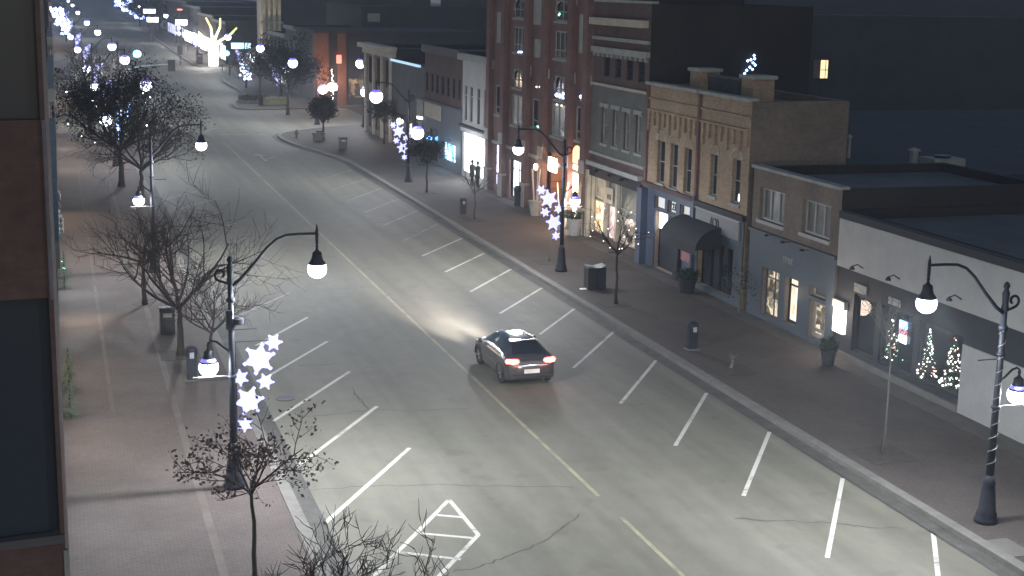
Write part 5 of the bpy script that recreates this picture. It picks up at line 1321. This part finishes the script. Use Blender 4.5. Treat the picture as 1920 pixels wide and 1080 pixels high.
# signal with mast arm over the crossing
Ys = 176.0
def S(px, py): x_, z_ = RY(px, py, Ys); return (x_, Ys, z_)
t = empty('traffic_signal', (S(228, 140)[0], Ys, .13), 'traffic signal on a long mast arm over the first crossing', 'traffic signal')
b_ = S(222, 138); MB().tube([(b_[0], Ys, .13), (b_[0], Ys, 6.3)], [.13, .09], 8).build('mast', POLE, t)
MB().tube([(b_[0], Ys, 4.9), S(240, 130), S(262, 125), S(290, 122), S(318, 120)], [.09, .08, .07, .06, .05], 8).build('arm', STONE, t)
p, q = S(315, 134), S(328, 112); m = MB(); m.box((p[0], Ys - .15, p[2]), (q[0], Ys + .15, q[2])); h_ = m.build('signal_head', IRON, t)
m = MB()
for k in range(3): m.lathe([(.16, 0), (.16, .02)], ((p[0] + q[0]) / 2, Ys + .2, p[2] + .25 + .42 * k), 10)
m.build('visor', IRON, h_)
p = S(257, 101); MB().lathe([(.02, .42), (.38, .28), (.45, 0), (.38, -.28), (.02, -.42)], (p[0], Ys - .1, p[2]), 12).build('green_lens', CYAN, t)
light('signal_glow', (p[0], Ys - .8, p[2]), 90, (.2, .7, 1), .3)
for k, (px, py, mm, lb) in enumerate([(425, 100, CYAN, 'bright cyan signal light beside the light wrapped tree'), (460, 101, FAIRYG, 'small green signal right of the cyan one')]):
    x_, z_ = RY(px, py, 215); t = empty('traffic_signal', (x_, 215, .13), lb, 'traffic signal')
    MB().tube([(x_ + .4, 215, .13), (x_ + .4, 215, z_ + .6)], .08, 8).build('mast', POLE, t); MB().box((x_ + .1, 215.02, z_ - .55), (x_ + .6, 215.3, z_ + .55)).build('signal_head', IRON, t)
    MB().lathe([(.02, .35), (.3, .22), (.38, 0), (.3, -.22), (.02, -.35)] if k == 0 else [(.01, .15), (.14, 0), (.01, -.15)], (x_, 214.9, z_), 12).build('lens', mm, t)
    if k == 0: light('signal_glow', (x_, 214, z_), 150, (.2, .7, 1), .3)
# small sign posts by second crossing
for k, (px, py, h_) in enumerate([(338, 122, 2.6), (417, 137, 1.1), (430, 142, 1.1), (447, 149, 1.1), (330, 87, 1.0), (352, 95, 1.0), (340, 118, 1.0)]):
    x_, y_ = G(px, py); t = empty('sign_post' if h_ > 2 else 'bollard', (x_, y_, .13), ['tall dark sign post in the far crossing', 'leftmost of the three bollards by the cyan signal', 'middle of the three bollards by the cyan signal', 'rightmost of the three bollards by the cyan signal', 'bollard before the blazing shops, left one', 'bollard before the blazing shops, right one', 'low bollard at the foot of the far sign post'][k], 'sign post' if h_ > 2 else 'bollard')
    MB().tube([(x_, y_, .13), (x_, y_, .13 + h_)], .07, 8).build('post', IRON, t)
    if h_ > 2: MB().box((x_ - .4, y_ - .08, 1.8), (x_ + .4, y_ - .02, 3.2)).build('plate', IRON, t)
    else: MB().lathe([(.09, 0), (.11, .05), (.02, .16)], (x_, y_, .13 + h_), 8).build('cap', IRON, t)
x_, y_ = G(372, 116); sqbin(374, 118, 'dark bin left of the light wrapped tree', .5, 1.6)
# lit far signs
for k, (px, py, w_, h_, Y_, mm, lb) in enumerate([(452, 86, 3, .9, 232, emis('s1', (.5, .85, 1), 3), 'long pale blue lit sign under the uplit tower'), (470, 113, 1.1, 1.1, 214, COOLL, 'small square white lit sign near the green signal'), (337, 18, 1.0, .3, 300, emis('s2', (1, .25, .15), 1.8), 'little red lit sign above the far shops'), (340, 42, 2.2, 1.0, 285, emis('s3', (.95, .95, 1), 4), 'large white lit sign above the blazing canopy'), (286, 37, 2.4, 1.0, 330, emis('s4', (1, .97, .92), 4), 'wide white lit sign before the far bend'), (280, 21, 2.6, .9, 335, emis('s5', (.85, .85, 1), 4), 'bluish white lit sign at the far bend')]):
    x_, z_ = RY(px, py, Y_); t = empty('lit_sign', (x_, Y_, z_), lb, 'sign'); MB().box((x_ - w_ / 2, Y_ - .1, z_ - h_ / 2), (x_ + w_ / 2, Y_ + .1, z_ + h_ / 2)).build('panel', mm, t); MB().box((x_ - .1, Y_ + .1, .1), (x_ + .1, Y_ + .3, z_)).build('post', IRON, t)
# parked cars far
# ------------------------------------------------------------------ car
def car(loc, label):
    t = empty('hatchback_car', (0, 0, 0), label, 'car')
    ST = [(0.0, .64, .40, .56, .70, .58, .76, .78), (0.06, .78, .28, .58, .84, .70, .89, .91), (.18, .85, .24, .62, .95, .72, 1.0, 1.02), (.36, .885, .22, .64, .97, .68, 1.08, 1.12), (.65, .90, .21, .65, .96, .61, 1.22, 1.28), (1.0, .905, .2, .65, .94, .55, 1.33, 1.40), (1.5, .91, .2, .65, .93, .51, 1.39, 1.47), (2.05, .91, .2, .65, .92, .50, 1.40, 1.48), (2.55, .91, .2, .65, .91, .53, 1.35, 1.43), (3.0, .9, .2, .64, .90, .62, 1.14, 1.20), (3.4, .89, .2, .63, .88, .74, .93, .96), (3.85, .87, .21, .6, .80, .70, .85, .89), (4.2, .80, .25, .56, .68, .62, .74, .77), (4.35, .66, .36, .52, .6, .52, .63, .65)]
    def ringp(S_):
        y, w_, zb, zm, zbe, wr, zre, zr = S_
        return [(0, zb), (w_ * .85, zb), (w_ * .98, zb + .1), (w_, zm), (w_ * .975, zbe), (wr, zre), (wr * .55, zr - .008), (0, zr)]
    def cr_(p0, p1, p2, p3, u): return .5 * ((2 * p1) + (-p0 + p2) * u + (2 * p0 - 5 * p1 + 4 * p2 - p3) * u * u + (-p0 + 3 * p1 - 3 * p2 + p3) * u ** 3)
    NS = 4; ys = []; rings = []
    for i in range(len(ST) - 1):
        for k in range(NS):
            u = k / NS; q = [ST[max(i - 1, 0)], ST[i], ST[i + 1], ST[min(i + 2, len(ST) - 1)]]
            rings.append([cr_(q[0][j], q[1][j], q[2][j], q[3][j], u) if j else q[1][0] + (q[2][0] - q[1][0]) * u for j in range(8)])
    rings.append(list(ST[-1]))
    NR = 3; full = []
    for S_ in rings:
        rp = ringp(S_); out = []
        for i in range(len(rp) - 1):
            for k in range(NR):
                u = k / NR; a_ = rp[max(i - 1, 0)]; d_ = rp[min(i + 2, len(rp) - 1)]
                if i in (3, 4): out.append((rp[i][0] + (rp[i + 1][0] - rp[i][0]) * u, rp[i][1] + (rp[i + 1][1] - rp[i][1]) * u))
                else: out.append(tuple(cr_(a_[c], rp[i][c], rp[i + 1][c], d_[c], u) for c in (0, 1)))
        out.append(rp[-1])
        full.append((S_[0], [(x, z) for x, z in out] + [(-x, z) for x, z in reversed(out[:-1])]))
    body = MB(); parts = {'rear_window': MB(), 'windscreen': MB(), 'side_window': MB(), 'side_window2': MB()}
    n = len(full[0][1])
    for i in range(len(full) - 1):
        y, A = full[i]; y2, B = full[i + 1]
        for j in range(n - 1):
            jj = j if j < (n - 1) / 2 else n - 2 - j; seg = jj / NR
            P_ = [(A[j][0], y, A[j][1]), (A[j + 1][0], y, A[j + 1][1]), (B[j + 1][0], y2, B[j + 1][1]), (B[j][0], y2, B[j][1])]
            ymid = (y + y2) / 2; key = None
            if 4 + 1 / 3 - .01 <= seg < 5 and .75 < ymid < 3.1 and not (abs(ymid - 1.95) < .06): key = 'side_window' if j < n / 2 else 'side_window2'
            if seg >= 5.3 and .30 < ymid < 1.08: key = 'rear_window'
            if seg >= 5.3 and 2.66 < ymid < 3.3: key = 'windscreen'
            (parts[key] if key else body).face(P_)
    body.face([(x, full[0][0], z) for x, z in reversed(full[0][1])]); body.face([(x, full[-1][0], z) for x, z in full[-1][1]])
    cp, nt_, b__, _ = newmat('car_paint'); b__.inputs['Base Color'].default_value = (.030, .031, .033, 1); b__.inputs['Roughness'].default_value = .22; b__.inputs['Metallic'].default_value = .0; b__.inputs['Coat Weight'].default_value = 1.0; b__.inputs['Coat Roughness'].default_value = .04
    bo = body.build('body', cp, t, True)
    # weld so shading is smooth
    import bmesh
    bm = bmesh.new(); bm.from_mesh(bo.data); bmesh.ops.remove_doubles(bm, verts=bm.verts, dist=.0008); bmesh.ops.recalc_face_normals(bm, faces=bm.faces); bm.to_mesh(bo.data); bm.free()
    gl = glassmat('car_glass', (.012, .014, .018), rough=.06)
    for k, m_ in parts.items():
        o_ = m_.build('side_window' if k.startswith('side') else k, gl, t, True)
        bm = bmesh.new(); bm.from_mesh(o_.data); bmesh.ops.remove_doubles(bm, verts=bm.verts, dist=.0008); bmesh.ops.recalc_face_normals(bm, faces=bm.faces); bm.to_mesh(o_.data); bm.free()
    tyre = mat('tyre', (.015, .015, .015), .9, .2, 8); rim = mat('alloy', (.25, .26, .27), .35, .1, 4, metal=.8)
    for sx in (-1, 1):
        for yy in (.78, 3.42):
            w_ = MB(); k = 22; base = []
            m_ = MB()
            prof = [(.20, -.09), (.30, -.10), (.325, -.07), (.33, 0), (.325, .07), (.30, .10), (.20, .09)]
            for r_, off in prof:
                for j in range(k):
                    a_ = 2 * math.pi * j / k; m_.v.append((sx * .80 + off, yy + r_ * math.cos(a_), .33 + r_ * math.sin(a_)))
            for i in range(len(prof) - 1):
                for j in range(k): a_ = i * k + j; b_ = i * k + (j + 1) % k; m_.f.append((a_, b_, b_ + k, a_ + k)); m_.m.append(0)
            wh = m_.build('wheel', tyre, t, True)
            r2 = MB()
            for s_ in range(5):
                a_ = 2 * math.pi * s_ / 5; r2.tube([(sx * .885, yy, .33), (sx * .875, yy + .19 * math.cos(a_), .33 + .19 * math.sin(a_))], .028, 5)
            r2.tube([(sx * .78, yy, .33), (sx * .84, yy, .33)], .2, 20); r2.build('rim', rim, wh)
            ar = MB(); arc = [(yy + .385 * math.cos(q * math.pi / 12), .33 + .385 * math.sin(q * math.pi / 12)) for q in range(13)]
            ar.face([(sx * .908, p[0], p[1]) for p in arc] + [(sx * .908, yy - .385, .22), (sx * .908, yy + .385, .22)]); 
            o_ = MB()
            for p, q in zip(arc, arc[1:]): o_.tube([(sx * .895, *p), (sx * .895, *q)], .03, 5)
            o_.build('wheel_arch', DARKP, t)
    for sx in (-1, 1):
        m_ = MB(); m_.lathe([(.01, -.085), (.20, -.075), (.25, 0), (.20, .085), (.01, .10)], (0, 0, 0), 12)
        for i, v in enumerate(m_.v): m_.v[i] = (sx * .66 + v[0] * 1.0, .07 + v[1] * .45 + (.10 if v[0] * sx > .1 else 0), .90 + v[2])
        tl = m_.build('tail_light', TAILR, t, True)
        c_ = MB().lathe([(.01, -.045), (.08, -.03), (.08, .03), (.01, .045)], (sx * .72, .03, .90), 10).build('brake_lamp', TAILY, tl, True)
        MB().box((sx * .5 - .16, 4.18, .60), (sx * .5 + .16, 4.27, .70)).build('headlight', HEADL, t)
        MB().box((sx * .92, 2.85, .93), (sx * 1.06, 3.0, 1.07)).build('mirror', cp, t)
    MB().box((-.27, -.015, .50), (.27, .02, .64)).build('number_plate', mat('plate', (.5, .5, .46), .5), t)
    MB().box((-.7, -.012, .36), (.7, .1, .44)).build('bumper_trim', DARKP, t)
    MB().box((-.46, .98, 1.385), (.46, 1.2, 1.415)).build('spoiler', cp, t)
    t.location = (*loc, 0.01)
    for sx in (-.5, .5): light('headlight_beam', (loc[0] + sx, loc[1] + 4.45, .66), 38000, (1, .88, .82), .3, spot=math.radians(25), direc=(-.05, 1, -.02))
    light('tail_glow', (loc[0] - .6, loc[1] - .35, .85), 6, (1, .12, .08), .12)
    light('tail_glow', (loc[0] + .6, loc[1] - .35, .85), 6, (1, .15, .1), .15)
    return t
p = G(984, 716, 0)
car((p[0], p[1] - .75), 'dark grey hatchback driving away with red tail lights on')

# ------------------------------------------------------------------ night haze
hm = bpy.data.materials.new('haze'); hm.use_nodes = True; nt = hm.node_tree; nt.nodes.clear()
o_ = nt.nodes.new('ShaderNodeOutputMaterial'); v_ = nt.nodes.new('ShaderNodeVolumePrincipled'); v_.inputs['Color'].default_value = (.80, .88, 1, 1)
v_.inputs['Density'].default_value = 0.00082; v_.inputs['Anisotropy'].default_value = 0.35
nt.links.new(v_.outputs[0], o_.inputs['Volume'])
hz = MB().box((-205, -55, -1), (305, 1305, 24)).build('haze', hm); hz['kind'] = 'stuff'

# ------------------------------------------------------------------ render settings
SC.view_settings.view_transform = 'Standard'; SC.view_settings.look = 'None'; SC.view_settings.exposure = 0.1; SC.view_settings.gamma = 1
SC.cycles.use_denoising = True
SC.cycles.sample_clamp_indirect = 4.0
SC.cycles.max_bounces = 5; SC.cycles.diffuse_bounces = 2; SC.cycles.glossy_bounces = 2; SC.cycles.transparent_max_bounces = 8
SC.cycles.use_light_tree = True
